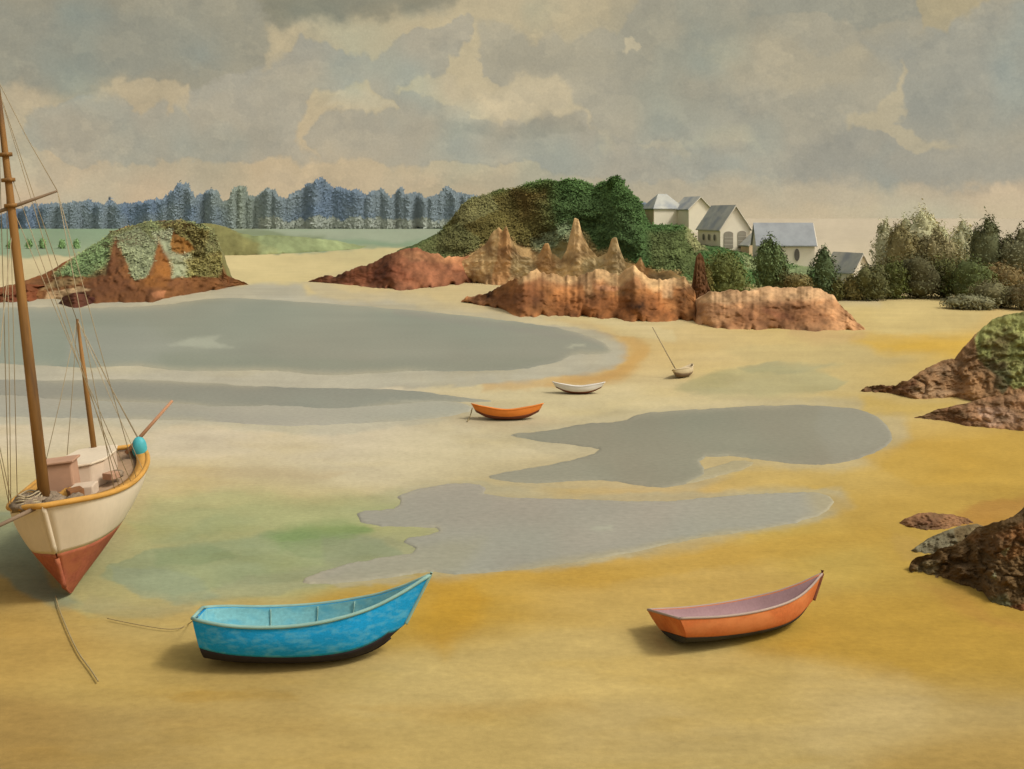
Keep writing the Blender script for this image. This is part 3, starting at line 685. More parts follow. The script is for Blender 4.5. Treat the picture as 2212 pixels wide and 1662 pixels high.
# left islet
isl_crest = [(-60, 640), (0, 622), (60, 604), (100, 590), (130, 572), (160, 556), (185, 540), (215, 522), (240, 502), (270, 490), (310, 482), (340, 476), (400, 478), (440, 486), (462, 500), (474, 530), (478, 560), (482, 590), (500, 600), (540, 614)]
isl_base = [(-60, 652), (0, 654), (70, 650), (120, 648), (200, 658), (250, 656), (330, 656), (370, 644), (420, 636), (470, 628), (500, 622), (540, 616)]
isl_layers = [
 ([(120, 585), (180, 540), (240, 500), (330, 470), (460, 480), (490, 560), (470, 600), (120, 600)], (104, 112, 76), .95, 4, .03),
 ([(130, 590), (160, 560), (185, 545), (240, 510), (245, 550), (235, 580), (190, 610), (140, 600)], (84, 104, 68), .75, 7, .04),
 ([(245, 512), (300, 490), (335, 520), (340, 570), (320, 605), (285, 610), (262, 580)], (118, 124, 96), .85, 4, .05),
 ([(340, 480), (400, 480), (450, 500), (440, 560), (400, 590), (370, 560), (380, 510)], (112, 100, 56), .7, 10, .04),
 ([(330, 500), (375, 490), (420, 560), (400, 600), (370, 600), (350, 560)], (142, 146, 118), .8, 3, .08),
 ([(375, 495), (385, 505), (410, 520), (425, 540), (400, 550), (375, 545), (372, 520)], (128, 88, 40), .9, 2, .12),
 ([(400, 560), (480, 545), (478, 600), (410, 605)], (120, 112, 66), .8, 4, .06),
 ([(-60, 600), (60, 604), (130, 594), (230, 600), (250, 512), (262, 540), (290, 600), (320, 600), (345, 520), (365, 560), (372, 600), (420, 596), (560, 600), (560, 680), (-60, 680)], (112, 74, 42), 1, 3, .10),
 ([(200, 590), (230, 580), (255, 520), (262, 590), (300, 625), (220, 640), (160, 640)], (84, 52, 32), .6, 8, .0),
 ([(330, 590), (345, 535), (375, 580), (360, 620), (300, 620)], (142, 92, 40), .6, 7, .05),
 ([(330, 632), (362, 628), (358, 645), (335, 648)], (172, 116, 78), .9, 2, .05),
 ([(120, 600), (180, 600), (165, 615), (90, 625)], (148, 128, 88), .7, 4, .05),
 ([(100, 632), (170, 620), (190, 625), (140, 648), (95, 650)], (176, 150, 112), .75, 3, 0),
 ([(130, 645), (180, 630), (200, 650), (175, 664), (140, 664)], (74, 40, 30), .8, 4, 0),
]
isl, ID = relief('islet', isl_base, isl_crest, M_rock, isl_layers, (122, 76, 42), yc=[(-60, 128), (100, 138), (340, 146), (480, 140), (540, 134)], amp=1.0, nsc=26, back=12, steep=True, jit=2.5, seed=230, rows=80)
isl.name = 'hill'; tag(isl, kind='structure')
tail, TD = relief('hill', [(400, 552), (460, 553), (520, 553), (600, 550), (690, 545), (780, 540)], [(400, 490), (440, 482), (470, 487), (500, 500), (540, 512), (580, 508), (640, 512), (720, 520), (780, 536)], M_turf,
    [([(400, 480), (470, 480), (540, 515), (600, 535), (600, 560), (400, 560)], (112, 106, 64), .8, 9, .04), ([(560, 505), (780, 515), (780, 545), (560, 550)], (128, 138, 100), .6, 9, 0)],
    (112, 120, 82), k=3.0, amp=1.0, nsc=40, back=30, jit=1.5, seed=260, ridged=False, rows=40)
tag(tail, kind='structure')

def rock(label, base, crest, layers, col, cat='rock', name='rock_outcrop', m=None, **kw):
    # a rock is top-level with its own origin at its foot
    o, d = relief(name, base, crest, m or M_rock, layers, col, **kw)
    c = on_ground((base[0][0] + base[-1][0]) / 2, np.mean([b[1] for b in base]))
    me = o.data
    co = np.empty(len(me.vertices) * 3, np.float32); me.vertices.foreach_get('co', co)
    co = co.reshape(-1, 3) - np.array([c.x, c.y, 0], np.float32); me.vertices.foreach_set('co', co.ravel()); me.update()
    o.location = (c.x, c.y, 0)
    tag(o, label, cat)
    return o, d

rock('low red-brown rock ledge at the left foot of the islet, behind the tall mast', [(-80, 654), (-20, 656), (30, 656), (50, 652), (75, 658), (90, 640), (110, 634)], [(-80, 630), (0, 625), (30, 618), (60, 616), (90, 625), (110, 632)],
     [([(0, 640), (40, 628), (45, 660), (0, 660)], (88, 44, 32), .6, 5, 0)], (120, 68, 40), k=1.6, amp=.8, nsc=14, back=8, seed=301, rows=30)
rock('dark brown boulder at the waterline at the foot of the islet', [(126, 656), (140, 664), (165, 670), (188, 664), (205, 654)], [(126, 648), (140, 640), (160, 632), (185, 640), (205, 652)], [], (76, 42, 34), k=1.5, amp=.5, nsc=10, back=4, seed=302, rows=24, jit=1.5, name='boulder', cat='boulder')
rock('long low red-brown rock spit pointing left from the green headland', [(664, 611), (700, 613), (760, 618), (820, 624), (860, 628), (900, 627), (960, 620), (1040, 610), (1110, 602), (1180, 606)],
     [(664, 608), (720, 598), (780, 578), (830, 555), (870, 540), (900, 538), (960, 556), (1040, 552), (1080, 542), (1100, 510), (1120, 540), (1180, 580)],
     [([(940, 560), (1020, 550), (1080, 535), (1140, 540), (1160, 620), (1100, 590), (1040, 590), (960, 575)], (152, 104, 68), .75, 6, .05),
      ([(760, 585), (850, 570), (900, 600), (820, 615), (740, 612)], (102, 52, 34), .6, 12, 0),
      ([(950, 575), (1040, 570), (1060, 600), (950, 612), (900, 600)], (146, 96, 68), .5, 10, 0),
      ([(860, 545), (930, 540), (1000, 560), (960, 568), (880, 562)], (168, 122, 84), .5, 6, .04),
      ([(1070, 500), (1085, 490), (1098, 560), (1060, 570)], (186, 146, 92), .7, 4, .04)], (130, 84, 58), k=1.3, amp=.55, nsc=34, back=8, seed=303, rows=60, jit=6, colamp=.6)
rock('broad rust-brown rock ledge between the green headland and the sand', [(996, 655), (1040, 663), (1090, 672), (1120, 688), (1180, 684), (1240, 686), (1290, 690), (1340, 690), (1375, 700), (1420, 697), (1470, 694), (1510, 700)],
     [(996, 652), (1025, 640), (1050, 632), (1090, 615), (1120, 600), (1160, 582), (1210, 600), (1260, 590), (1300, 580), (1340, 595), (1370, 570), (1400, 600), (1450, 604), (1480, 600), (1510, 640)],
     [([(1000, 655), (1060, 640), (1100, 660), (1060, 680)], (158, 112, 76), .6, 6, 0),
      ([(1120, 580), (1300, 570), (1480, 590), (1480, 625), (1380, 625), (1280, 618), (1200, 622), (1130, 610)], (166, 122, 82), .65, 7, .05),
      ([(1110, 590), (1160, 572), (1210, 590), (1260, 580), (1300, 570), (1340, 585), (1370, 560), (1400, 590), (1450, 594), (1500, 590), (1500, 622), (1440, 616), (1410, 628), (1370, 596), (1340, 618), (1300, 600), (1260, 612), (1215, 614), (1165, 600), (1120, 612)], (190, 156, 110), .85, 6, .06),
      ([(1255, 600), (1275, 600), (1280, 640), (1262, 645)], (186, 150, 106), .6, 4, .05), ([(1330, 590), (1350, 596), (1352, 634), (1336, 636)], (182, 144, 98), .55, 4, .05), ([(1425, 600), (1450, 600), (1452, 642), (1432, 640)], (184, 152, 112), .6, 5, .05),
      ([(1060, 640), (1150, 605), (1180, 640), (1120, 680)], (104, 60, 36), .55, 12, 0),
      ([(1200, 640), (1420, 640), (1470, 690), (1200, 690)], (124, 72, 36), .5, 14, 0),
      ([(1280, 612), (1350, 618), (1330, 628), (1290, 625)], (178, 128, 92), .7, 3, .04)], (140, 94, 54), k=1.3, amp=.55, nsc=32, back=8, seed=304, rows=60, jit=8, colamp=.6)
rock('pale rose-brown rock slab below the dark bushes, ending in a point on the dune', [(1500, 700), (1540, 712), (1620, 716), (1700, 714), (1760, 718), (1820, 716), (1850, 718), (1874, 716)],
     [(1500, 650), (1540, 630), (1600, 628), (1660, 622), (1720, 620), (1770, 622), (1800, 640), (1830, 672), (1850, 695), (1874, 712)],
     [([(1500, 620), (1800, 610), (1820, 650), (1700, 648), (1600, 655), (1500, 650)], (186, 152, 112), .8, 6, .03),
      ([(1620, 660), (1740, 650), (1800, 690), (1700, 712), (1560, 705)], (140, 94, 60), .6, 14, 0),
      ([(1650, 660), (1700, 675), (1720, 692), (1680, 690), (1640, 672)], (108, 62, 42), .6, 6, 0)], (164, 122, 84), k=1.3, amp=.45, nsc=34, back=8, seed=305, rows=60, jit=6, colamp=.5)
def pinn(label, cx, by, ty, w, col, seed, lean=0):
    rock(label, [(cx - w, by), (cx, by + 3), (cx + w, by)], [(cx - w, by - 6), (cx - w * .45, by + (ty - by) * .35), (cx + lean - w * .2, ty + 8), (cx + lean, ty), (cx + lean + w * .22, ty + 12), (cx + w * .5, by + (ty - by) * .4), (cx + w, by - 8)],
         [], col, name='rock_pinnacle', cat='rock pinnacle', k=.5, amp=.4, nsc=9, back=3, seed=seed, rows=44, jit=1.6, step=1.3)
pinn('dark brown pointed rock standing left of the round bush, the darkest pinnacle', 1512, 664, 545, 36, (84, 58, 34), 320, 0)
rock('pale cream-tan rock band with jagged spires across the face of the green headland', [(985, 612), (1060, 616), (1180, 622), (1300, 630), (1400, 636), (1490, 650)],
     [(985, 572), (1020, 552), (1050, 524), (1066, 500), (1078, 490), (1086, 502), (1094, 488), (1104, 520), (1122, 552), (1150, 560), (1166, 548), (1176, 528), (1184, 524), (1192, 548), (1212, 560), (1224, 540), (1234, 500), (1241, 470), (1250, 474), (1258, 505), (1272, 534), (1292, 556), (1312, 548), (1322, 516), (1332, 510), (1338, 534), (1350, 566), (1374, 574), (1384, 556), (1394, 578), (1420, 588), (1450, 584), (1490, 604)],
     [([(1075, 480), (1100, 500), (1110, 570), (1090, 620), (1060, 620), (1072, 560)], (176, 124, 76), .6, 5, .05),
      ([(1170, 520), (1190, 530), (1200, 600), (1160, 610), (1160, 570)], (178, 126, 74), .6, 5, .05),
      ([(1105, 545), (1150, 556), (1160, 600), (1120, 620), (1100, 590)], (150, 136, 100), .6, 6, .06),
      ([(1225, 470), (1262, 470), (1262, 540), (1240, 560), (1222, 540)], (196, 164, 118), .7, 5, .05),
      ([(1260, 560), (1300, 556), (1310, 610), (1260, 610)], (160, 146, 108), .6, 6, .05),
      ([(1320, 505), (1345, 520), (1350, 600), (1322, 600)], (158, 140, 104), .6, 5, .05),
      ([(1370, 560), (1400, 570), (1410, 620), (1360, 620)], (170, 120, 74), .6, 6, .05),
      ([(1400, 590), (1470, 590), (1480, 640), (1410, 640)], (168, 152, 116), .6, 6, .04),
      ([(980, 590), (1490, 620), (1490, 680), (980, 680)], (166, 122, 80), .35, 10, .0)],
     (192, 162, 114), k=.5, amp=.35, nsc=16, back=5, seed=330, rows=70, jit=4.5, step=1.8, colamp=.4)

# right-hand rocks, nearer
GRS = (150, 152, 92)
rock('large pinkish-brown rock with pale green turf on its top at the right edge', [(1853, 852), (1880, 852), (1925, 856), (1957, 864), (1997, 868), (2057, 862), (2100, 872), (2212, 885), (2420, 900), (2560, 905)],
     [(1853, 848), (1873, 834), (1895, 832), (1921, 836), (1945, 826), (1963, 821), (1995, 799), (2037, 780), (2073, 772), (2078, 755), (2093, 741), (2104, 726), (2122, 706), (2157, 684), (2212, 672), (2380, 655), (2560, 890)],
     [([(1850, 850), (1900, 825), (1945, 835), (1990, 815), (1975, 850), (1930, 862)], (102, 66, 40), .8, 6, .05),
      ([(1985, 860), (1965, 840), (2010, 830), (2060, 850), (2040, 868)], (156, 130, 100), .6, 6, .06),
      ([(2030, 830), (2100, 790), (2212, 820), (2212, 860), (2100, 850)], (138, 104, 68), .5, 18, .0),
      ([(2000, 800), (2040, 782), (2080, 780), (2060, 810), (2030, 815)], (150, 122, 92), .6, 3, .1),
      ([(2103, 735), (2122, 700), (2157, 675), (2430, 640), (2430, 850), (2190, 838), (2140, 800), (2112, 780)], (138, 142, 84), .95, 4, .05),
      ([(2150, 740), (2175, 720), (2190, 735), (2180, 770), (2140, 785)], (104, 92, 58), .7, 9, 0),
      ([(2125, 790), (2180, 785), (2190, 820), (2165, 850), (2145, 835), (2150, 815)], (78, 82, 56), .9, 3, .06)],
     (146, 112, 78), m=M_nrock, steep=True, k=.8, amp=.45, nsc=30, back=8, seed=340, rows=110, jit=4.5, colamp=.34, step=2.2)
rock('low dark-nosed rock ledge lying on the sand below the large turf-topped rock', [(1967, 909), (2000, 912), (2037, 915), (2087, 926), (2137, 930), (2212, 938), (2420, 950), (2520, 955)],
     [(1967, 905), (1997, 896), (2025, 884), (2075, 874), (2130, 858), (2212, 850), (2400, 850), (2520, 950)],
     [([(1990, 905), (2030, 885), (2070, 880), (2095, 895), (2090, 925), (2040, 915)], (92, 60, 32), .85, 5, .08),
      ([(2090, 912), (2135, 905), (2145, 928), (2090, 928)], (112, 78, 50), .7, 3, .05),
      ([(2110, 880), (2180, 880), (2212, 910), (2140, 920)], (166, 136, 112), .7, 6, .07)],
     (150, 114, 82), m=M_nrock, steep=True, k=.9, amp=.25, nsc=24, back=4, seed=341, rows=60, jit=2, step=2.2)
rock('small purple-brown rock lying alone on the ochre sand above the dark outcrop', [(1936, 1140), (1960, 1150), (2000, 1156), (2040, 1154), (2080, 1146), (2110, 1140)],
     [(1936, 1136), (1955, 1120), (1985, 1109), (2020, 1108), (2060, 1112), (2090, 1120), (2110, 1134)],
     [([(1970, 1125), (2030, 1120), (2040, 1158), (1975, 1150)], (94, 62, 46), .6, 8, 0)], (128, 94, 64), m=M_nrock, steep=True, k=1.0, amp=.12, nsc=16, back=1.5, seed=342, rows=40, jit=2.0, step=2)
rock('grey-green slanting rock slab directly behind the big dark outcrop', [(1962, 1203), (1990, 1208), (2030, 1210), (2080, 1205), (2130, 1195), (2160, 1190)],
     [(1958, 1196), (1980, 1180), (2010, 1160), (2050, 1144), (2078, 1136), (2110, 1132), (2160, 1150)], [([(2060, 1140), (2160, 1120), (2160, 1190), (2070, 1190)], (112, 92, 56), .6, 6, .08)], (118, 112, 88), m=M_nrock, steep=True, k=.8, amp=.15, nsc=20, back=2.5, seed=343, rows=44, jit=2, step=2)
rock('biggest and darkest brown rock outcrop at the lower right edge', [(1960, 1246), (2006, 1256), (2053, 1268), (2123, 1290), (2140, 1312), (2165, 1322), (2212, 1328), (2420, 1350), (2560, 1350)],
     [(1960, 1242), (1966, 1216), (1984, 1203), (2015, 1196), (2032, 1184), (2072, 1176), (2092, 1158), (2111, 1140), (2158, 1126), (2212, 1105), (2260, 1050), (2400, 1020), (2560, 1340)],
     [([(2090, 1160), (2240, 1120), (2240, 1190), (2180, 1210), (2120, 1190)], (118, 80, 44), .7, 12, .03),
      ([(1962, 1245), (1985, 1215), (2040, 1212), (2020, 1240)], (118, 106, 76), .7, 4, .12),
      ([(2020, 1215), (2100, 1180), (2140, 1240), (2100, 1270), (2040, 1260)], (88, 66, 40), .55, 14, 0),
      ([(2160, 1190), (2185, 1175), (2172, 1200)], (142, 130, 90), .8, 2, .1),
      ([(2140, 1245), (2152, 1230), (2155, 1250)], (134, 136, 104), .9, 1.5, .05),
      ([(2150, 1150), (2240, 1130), (2240, 1170), (2170, 1170)], (134, 90, 52), .6, 6, .0),
      ([(2130, 1290), (2170, 1280), (2190, 1310), (2150, 1320)], (104, 108, 78), .6, 6, .05),
      ([(2150, 1320), (2260, 1300), (2260, 1340), (2150, 1335)], (110, 58, 34), .6, 6, .0)],
     (100, 78, 48), m=M_nrock, steep=True, k=.6, amp=.3, nsc=34, back=4, seed=344, rows=120, jit=3.5, colamp=.3, step=2.2)

# ------------------------------------------------------------------ foliage
E_LEAF = .60
M_leaf = mat('leaf_clumps', None, .9, .1, ((.5, .12, 6, (1, 1, 1)),))
M_bark = mat('bark', (82, 66, 46), .95, .1, ((4, .25, 6, (1, 1, .3)),))

def leaves_mesh(name, C, size, col, up=.6, asp=2.0, N=None, jn=.35):
    """C (n,3) centres; narrow kite-shaped sprays leaning upward, facing roughly along N"""
    n = len(C)
    if N is None: N = np.tile([0, -.6, .8], (n, 1))
    N = N / np.linalg.norm(N, axis=1, keepdims=True) + RNG.normal(size=(n, 3)) * jn
    N /= np.linalg.norm(N, axis=1, keepdims=True)
    d = RNG.normal(size=(n, 3)) * .7; d[:, 2] += up * 2
    d -= (N * d).sum(1, keepdims=True) * N; d /= np.linalg.norm(d, axis=1, keepdims=True) + 1e-9
    s = np.cross(d, N)
    sz = (size * RNG.uniform(.6, 1.4, n))[:, None]
    V = np.stack([C - d * sz * .5, C + s * sz * .5 / asp, C + d * sz * .8, C - s * sz * .5 / asp], 1).reshape(-1, 3)
    Fq = np.arange(n * 4).reshape(-1, 4)
    return mesh_np(name, V, Fq, np.repeat(col, 4, 0))

def make_tree(label, cx, py_b, py_t, w, rgb, Y, group=None, cat='tree', name='tree', shape='flame', n=2600, rgb2=None, seed=0, zfoot=None, trunk=True, tips=7, ls=1.0, jn=.5):
    """crown of leaf sprays over a lobed body, on a trunk with limbs; w in photo px"""
    rr = np.random.default_rng(seed + 1000)
    foot = at(cx, py_b, Y); zf = max(foot.z, -.1) if zfoot is None else zfoot
    top = at(cx, py_t, Y).z; hgt = top - zf; rw = w / F * Y / 2
    root = empty(name, (foot.x, Y, zf)); tag(root, label, cat, group)
    z0 = hgt * (.1 if shape != 'bush' else .02)
    # lobes
    lobes = []
    if shape == 'flame':
        lobes.append((0, 0, z0 + (hgt - z0) * .42, rw * 1.0, (hgt - z0) * .46))
        for k in range(tips):
            a = rr.uniform(0, 6.28); q = rr.uniform(.15, .75)
            hh = (hgt - z0) * (1 - .4 * q * q) * rr.uniform(.86, 1.0) if k else (hgt - z0)
            r_ = rw * rr.uniform(.26, .42)
            lobes.append((math.cos(a) * q * rw * (k > 0) * .9, math.sin(a) * q * rw * (k > 0) * .9, z0 + hh * .62, r_, hh * .4))
    elif shape == 'bush':
        for k in range(tips):
            a = rr.uniform(0, 6.28); q = rr.uniform(0, .55) * (k > 0)
            r_ = rw * rr.uniform(.5, .68)
            hz = hgt * rr.uniform(.34, .56)
            lobes.append((math.cos(a) * q * rw, math.sin(a) * q * rw, hz if k else hgt * .46, r_ if k else rw * .86, hgt * (.5 if k == 0 else .36)))
    lobes.append((0, 0, hgt * .24, rw * (1.0 if shape == 'bush' else .92), hgt * .27))
    C = []; Cc = []; Nn = []; wts = np.array([l[3] * l[3] * l[4] for l in lobes]); wts = wts ** .7; wts /= wts.sum()
    c1 = lin(rgb); c2 = lin(rgb2 if rgb2 else tuple(int(v * .72) for v in rgb))
    for li, l in enumerate(lobes):
        m_ = max(30, int(n * wts[li]))
        v = rr.normal(size=(m_, 3)); v /= np.linalg.norm(v, axis=1, keepdims=True)
        r = rr.uniform(.66, 1.0, m_) + np.abs(rr.normal(size=m_)) * .09
        taper = np.where(v[:, 2] > 0, 1 - .3 * v[:, 2] if shape == 'flame' else 1, 1)
        c = np.stack([l[0] + v[:, 0] * r * l[3] * taper, l[1] + v[:, 1] * r * l[3] * taper, l[2] + v[:, 2] * r * l[4]], 1)
        mixk = np.clip(.45 + .55 * fbm(c[:, 0] * 3 + li * 7 + seed, c[:, 2] * 3 + c[:, 1] * 2, max(rw, .6) * 1.2, 3, seed), 0, 1)[:, None]
        cc = (c1 * (1 - mixk) + c2 * mixk) * rr.uniform(.8, 1.2, (m_, 1)) * rr.uniform(.85, 1.15)
        C.append(c); Cc.append(cc); Nn.append(v * .8 + (0, 0, .45))
    C = np.concatenate(C); Cc = np.concatenate(Cc) / E_LEAF
    C[:, 2] = np.maximum(C[:, 2], .05)
    size = max(.16, Y * .0027) * ls
    me = leaves_mesh('crown', C, size, Cc, up=.6 if shape == 'flame' else .25, N=np.concatenate(Nn), jn=jn)
    # inner body of each lobe keeps the crown dense
    cr = link('crown', me, M_leaf, root, smooth=False)
    mb = MB()
    for l in lobes: mb.ball((l[0], l[1], l[2]), 1, 7, (l[3] * .62, l[3] * .62, l[4] * .72), .16, seed)
    V0 = np.array(mb.v); F0 = np.array(mb.f)
    nb_ = len(me.vertices)
    colA = np.concatenate([np.repeat(Cc, 4, 0), np.tile((c1 * .5 + c2 * .5) / E_LEAF, (len(V0), 1))])
    Vall = np.concatenate([(np.array([v.co[:] for v in me.vertices]) if False else _get(me)), V0])
    Fall = np.concatenate([np.arange(nb_).reshape(-1, 4), F0 + nb_])
    me2 = mesh_np('crown', Vall, Fall, colA); me2.materials.append(M_leaf); cr.data = me2
    bpy.data.meshes.remove(me)
    if trunk:
        t = MB(); r0 = max(.1, rw * .07)
        t.tube([(0, 0, -.3), (rr.uniform(-.1, .1) * rw * .3, 0, hgt * .3), (0, 0, hgt * .75)], [r0 * 1.3, r0, r0 * .35], 7)
        for k in range(4):
            a = rr.uniform(0, 6.28); hz = hgt * rr.uniform(.2, .5)
            t.tube([(0, 0, hz), (math.cos(a) * rw * .3, math.sin(a) * rw * .3, hz + hgt * .12), (math.cos(a) * rw * .55, math.sin(a) * rw * .55, hz + hgt * .26)], [r0 * .55, r0 * .35, r0 * .15], 5)
        t.build('trunk', M_bark, root, True)
    return root

def _get(me):
    co = np.empty(len(me.vertices) * 3, np.float32); me.vertices.foreach_get('co', co)
    return co.reshape(-1, 3)

# right-hand grove
T = make_tree
gp = 'trees behind the dune'
T('pale grey-green tree, tallest and widest of the faded trees at the back of the grove', 1990, 646, 442, 150, (160, 152, 120), 156, gp, seed=1, rgb2=(128, 134, 104), tips=12, n=4200)
T('pale thin grey-green tree at the far left of the grove', 1912, 640, 468, 62, (160, 154, 124), 158, gp, seed=2, rgb2=(134, 138, 110), tips=6)
T('pale grey-green tree left of the tall dark tree', 2078, 650, 466, 84, (154, 148, 120), 157, gp, seed=3, rgb2=(122, 128, 102), tips=8)
T('olive tree with many pointed tips in front of the pale trees', 1948, 648, 476, 96, (122, 112, 78), 149, gp, seed=4, rgb2=(88, 84, 54), tips=10, n=3400)
T('grey-olive tree in the middle of the grove', 2022, 650, 484, 104, (126, 116, 86), 148, gp, seed=5, rgb2=(92, 90, 60), tips=10, n=3400)
T('tall dark green tree standing highest at the right of the grove', 2132, 666, 458, 92, (90, 92, 66), 141, gp, seed=6, rgb2=(70, 74, 50), tips=7, n=3600)
T('dark grey-green tree cut by the right edge above the turf', 2206, 672, 482, 104, (100, 100, 76), 139, gp, seed=7, rgb2=(78, 76, 52), tips=8, n=3400)
T('brown-green tree under the gap between the two dark right-hand trees', 2172, 668, 560, 116, (98, 96, 66), 134, gp, seed=8, rgb2=(104, 78, 46), tips=7, shape='bush', n=3200)
gb = 'dark bushes along the top of the dune'
B_ = [(1845, 652, 588, 46, (118, 108, 68), (94, 92, 58), 'small yellow-brown bush at the left end of the dune hedge'),
      (1882, 654, 562, 66, (86, 88, 56), (66, 64, 40), 'dark olive bush below the grey shed roof'),
      (1926, 652, 552, 60, (78, 86, 42), (56, 52, 34), 'green-topped dark bush, third from the left along the dune'),
      (1984, 648, 536, 84, (80, 80, 54), (62, 56, 38), 'blackish brown bush under the middle of the grove'),
      (2040, 648, 542, 70, (84, 86, 48), (60, 60, 36), 'olive bush right of the blackish brown bush'),
      (2092, 656, 545, 80, (78, 88, 50), (58, 60, 38), 'mid green bush under the tall dark tree'),
      (2148, 668, 600, 90, (98, 96, 66), (82, 76, 54), 'low grey-green bush at the right end of the dune'),
      (2226, 676, 600, 80, (100, 98, 70), (92, 74, 50), 'rust-tinged bush at the right edge behind the turf')]
for i, (x, b, t, w, c, c2, lb) in enumerate(B_): T(lb, x, b, t, w * 1.35, c, ground_Y(b) + 3 + (i % 3), gb, 'bush', 'bush', 'bush', 2600, c2, 40 + i, trunk=True, tips=8)
T('low round grey-green bush at the dune edge right of the grove', 2095, 668, 632, 110, (104, 104, 78), 115, gb, 'bush', 'bush', 'bush', 1800, (92, 88, 66), 60, tips=8)

# trees and bushes among the houses
T('big round dark green bush below the house with two garage doors', 1563, 632, 537, 122, (86, 92, 52), 124, None, 'bush', 'round_bush', 'bush', 5200, (72, 76, 40), 70, zfoot=.3, tips=9)
T('small olive bush at the left front of the big round bush', 1522, 622, 562, 40, (94, 88, 48), 120, None, 'bush', 'round_bush', 'bush', 1200, (82, 78, 42), 71, zfoot=1.2, tips=5)
T('spiky green tree in front of the left end of the long low house', 1664, 628, 505, 80, (82, 96, 62), 128, None, 'tree', 'tree', 'flame', 3200, (66, 76, 46), 72, tips=7)
T('spiky dark green tree at the right end of the long low house', 1780, 640, 528, 68, (78, 92, 62), 127, None, 'tree', 'tree', 'flame', 3000, (58, 66, 42), 73, tips=6)
T('low brownish bush between the two spiky trees', 1722, 624, 588, 74, (110, 100, 64), 126, None, 'bush', 'bush', 'bush', 1800, (86, 80, 50), 74, tips=7)
T('small green bush left of the low brownish bush, beside the spiky tree', 1690, 628, 572, 44, (92, 92, 58), 127, None, 'bush', 'bush', 'bush', 1300, (70, 74, 44), 75, tips=5)
T('narrow olive bush at the dune foot beside the right-hand spiky tree', 1806, 654, 596, 34, (86, 84, 48), 126, None, 'bush', 'bush', 'bush', 1100, (66, 66, 38), 76, tips=5)
T('tuft of dark green tree crowning the summit of the headland', 1330, 410, 378, 40, (58, 82, 42), 174, None, 'tree', 'tree', 'bush', 1400, (46, 66, 34), 77, tips=6)

# small round shrubs dotted over the far meadow
mg = 'round shrubs in a row on the far meadow'
for i, (x, y, lb) in enumerate([(22, 529, 'round shrub on the far meadow, left of the tall mast'), (62, 527, 'round shrub on the far meadow, next right of the tall mast'), (92, 524, 'round shrub, third from the left in the meadow row'),
                                (134, 528, 'round shrub, fourth from the left in the meadow row'), (166, 527, 'round shrub at the right end of the meadow row')]):
    Yq = 330.0
    T(lb, x, y, y - 13, 17, (104, 128, 84), Yq, mg, 'shrub', 'shrub', 'bush', 260, (92, 116, 74), 80 + i, trunk=False, tips=4, ls=.7, zfoot=float(terrain_z(np.array([0.]), np.array([Yq]))[0]) - .1)

# scrub that covers the headland and islet
def scrub(name, D, n, cond, seed, size, lab=None):
    rr = np.random.default_rng(seed)
    rows, cols = D['X'].shape
    i = rr.integers(2, rows, n); j = rr.integers(1, cols - 1, n)
    # even out by ground height
    c = D['col'][i, j]; keep = cond(c)
    i, j, c = i[keep], j[keep], c[keep]
    C = np.stack([D['X'][i, j], D['Y'][i, j], D['Z'][i, j]], 1)
    C += rr.normal(size=C.shape) * size * .35; C[:, 1] -= size * .3
    c = c * E_SIDE / E_LEAF * rr.uniform(.88, 1.12, (len(c), 1))
    me = leaves_mesh(name, C, size, c, up=.5, asp=1.5)
    o = link(name, me, M_leaf, None, smooth=False)
    tag(o, lab, 'scrub', None, 'stuff')
green = lambda c: (c[:, 1] > c[:, 0] * .72) & (c[:, 1] < .19)
scrub('scrub', HD, 90000, green, 5, .42, 'dark green and olive scrub covering the headland')
scrub('scrub', ID, 16000, lambda c: (c[:, 1] > c[:, 0] * .74) & (c[:, 1] < .25), 6, .35, 'grey-green scrub over the small islet')

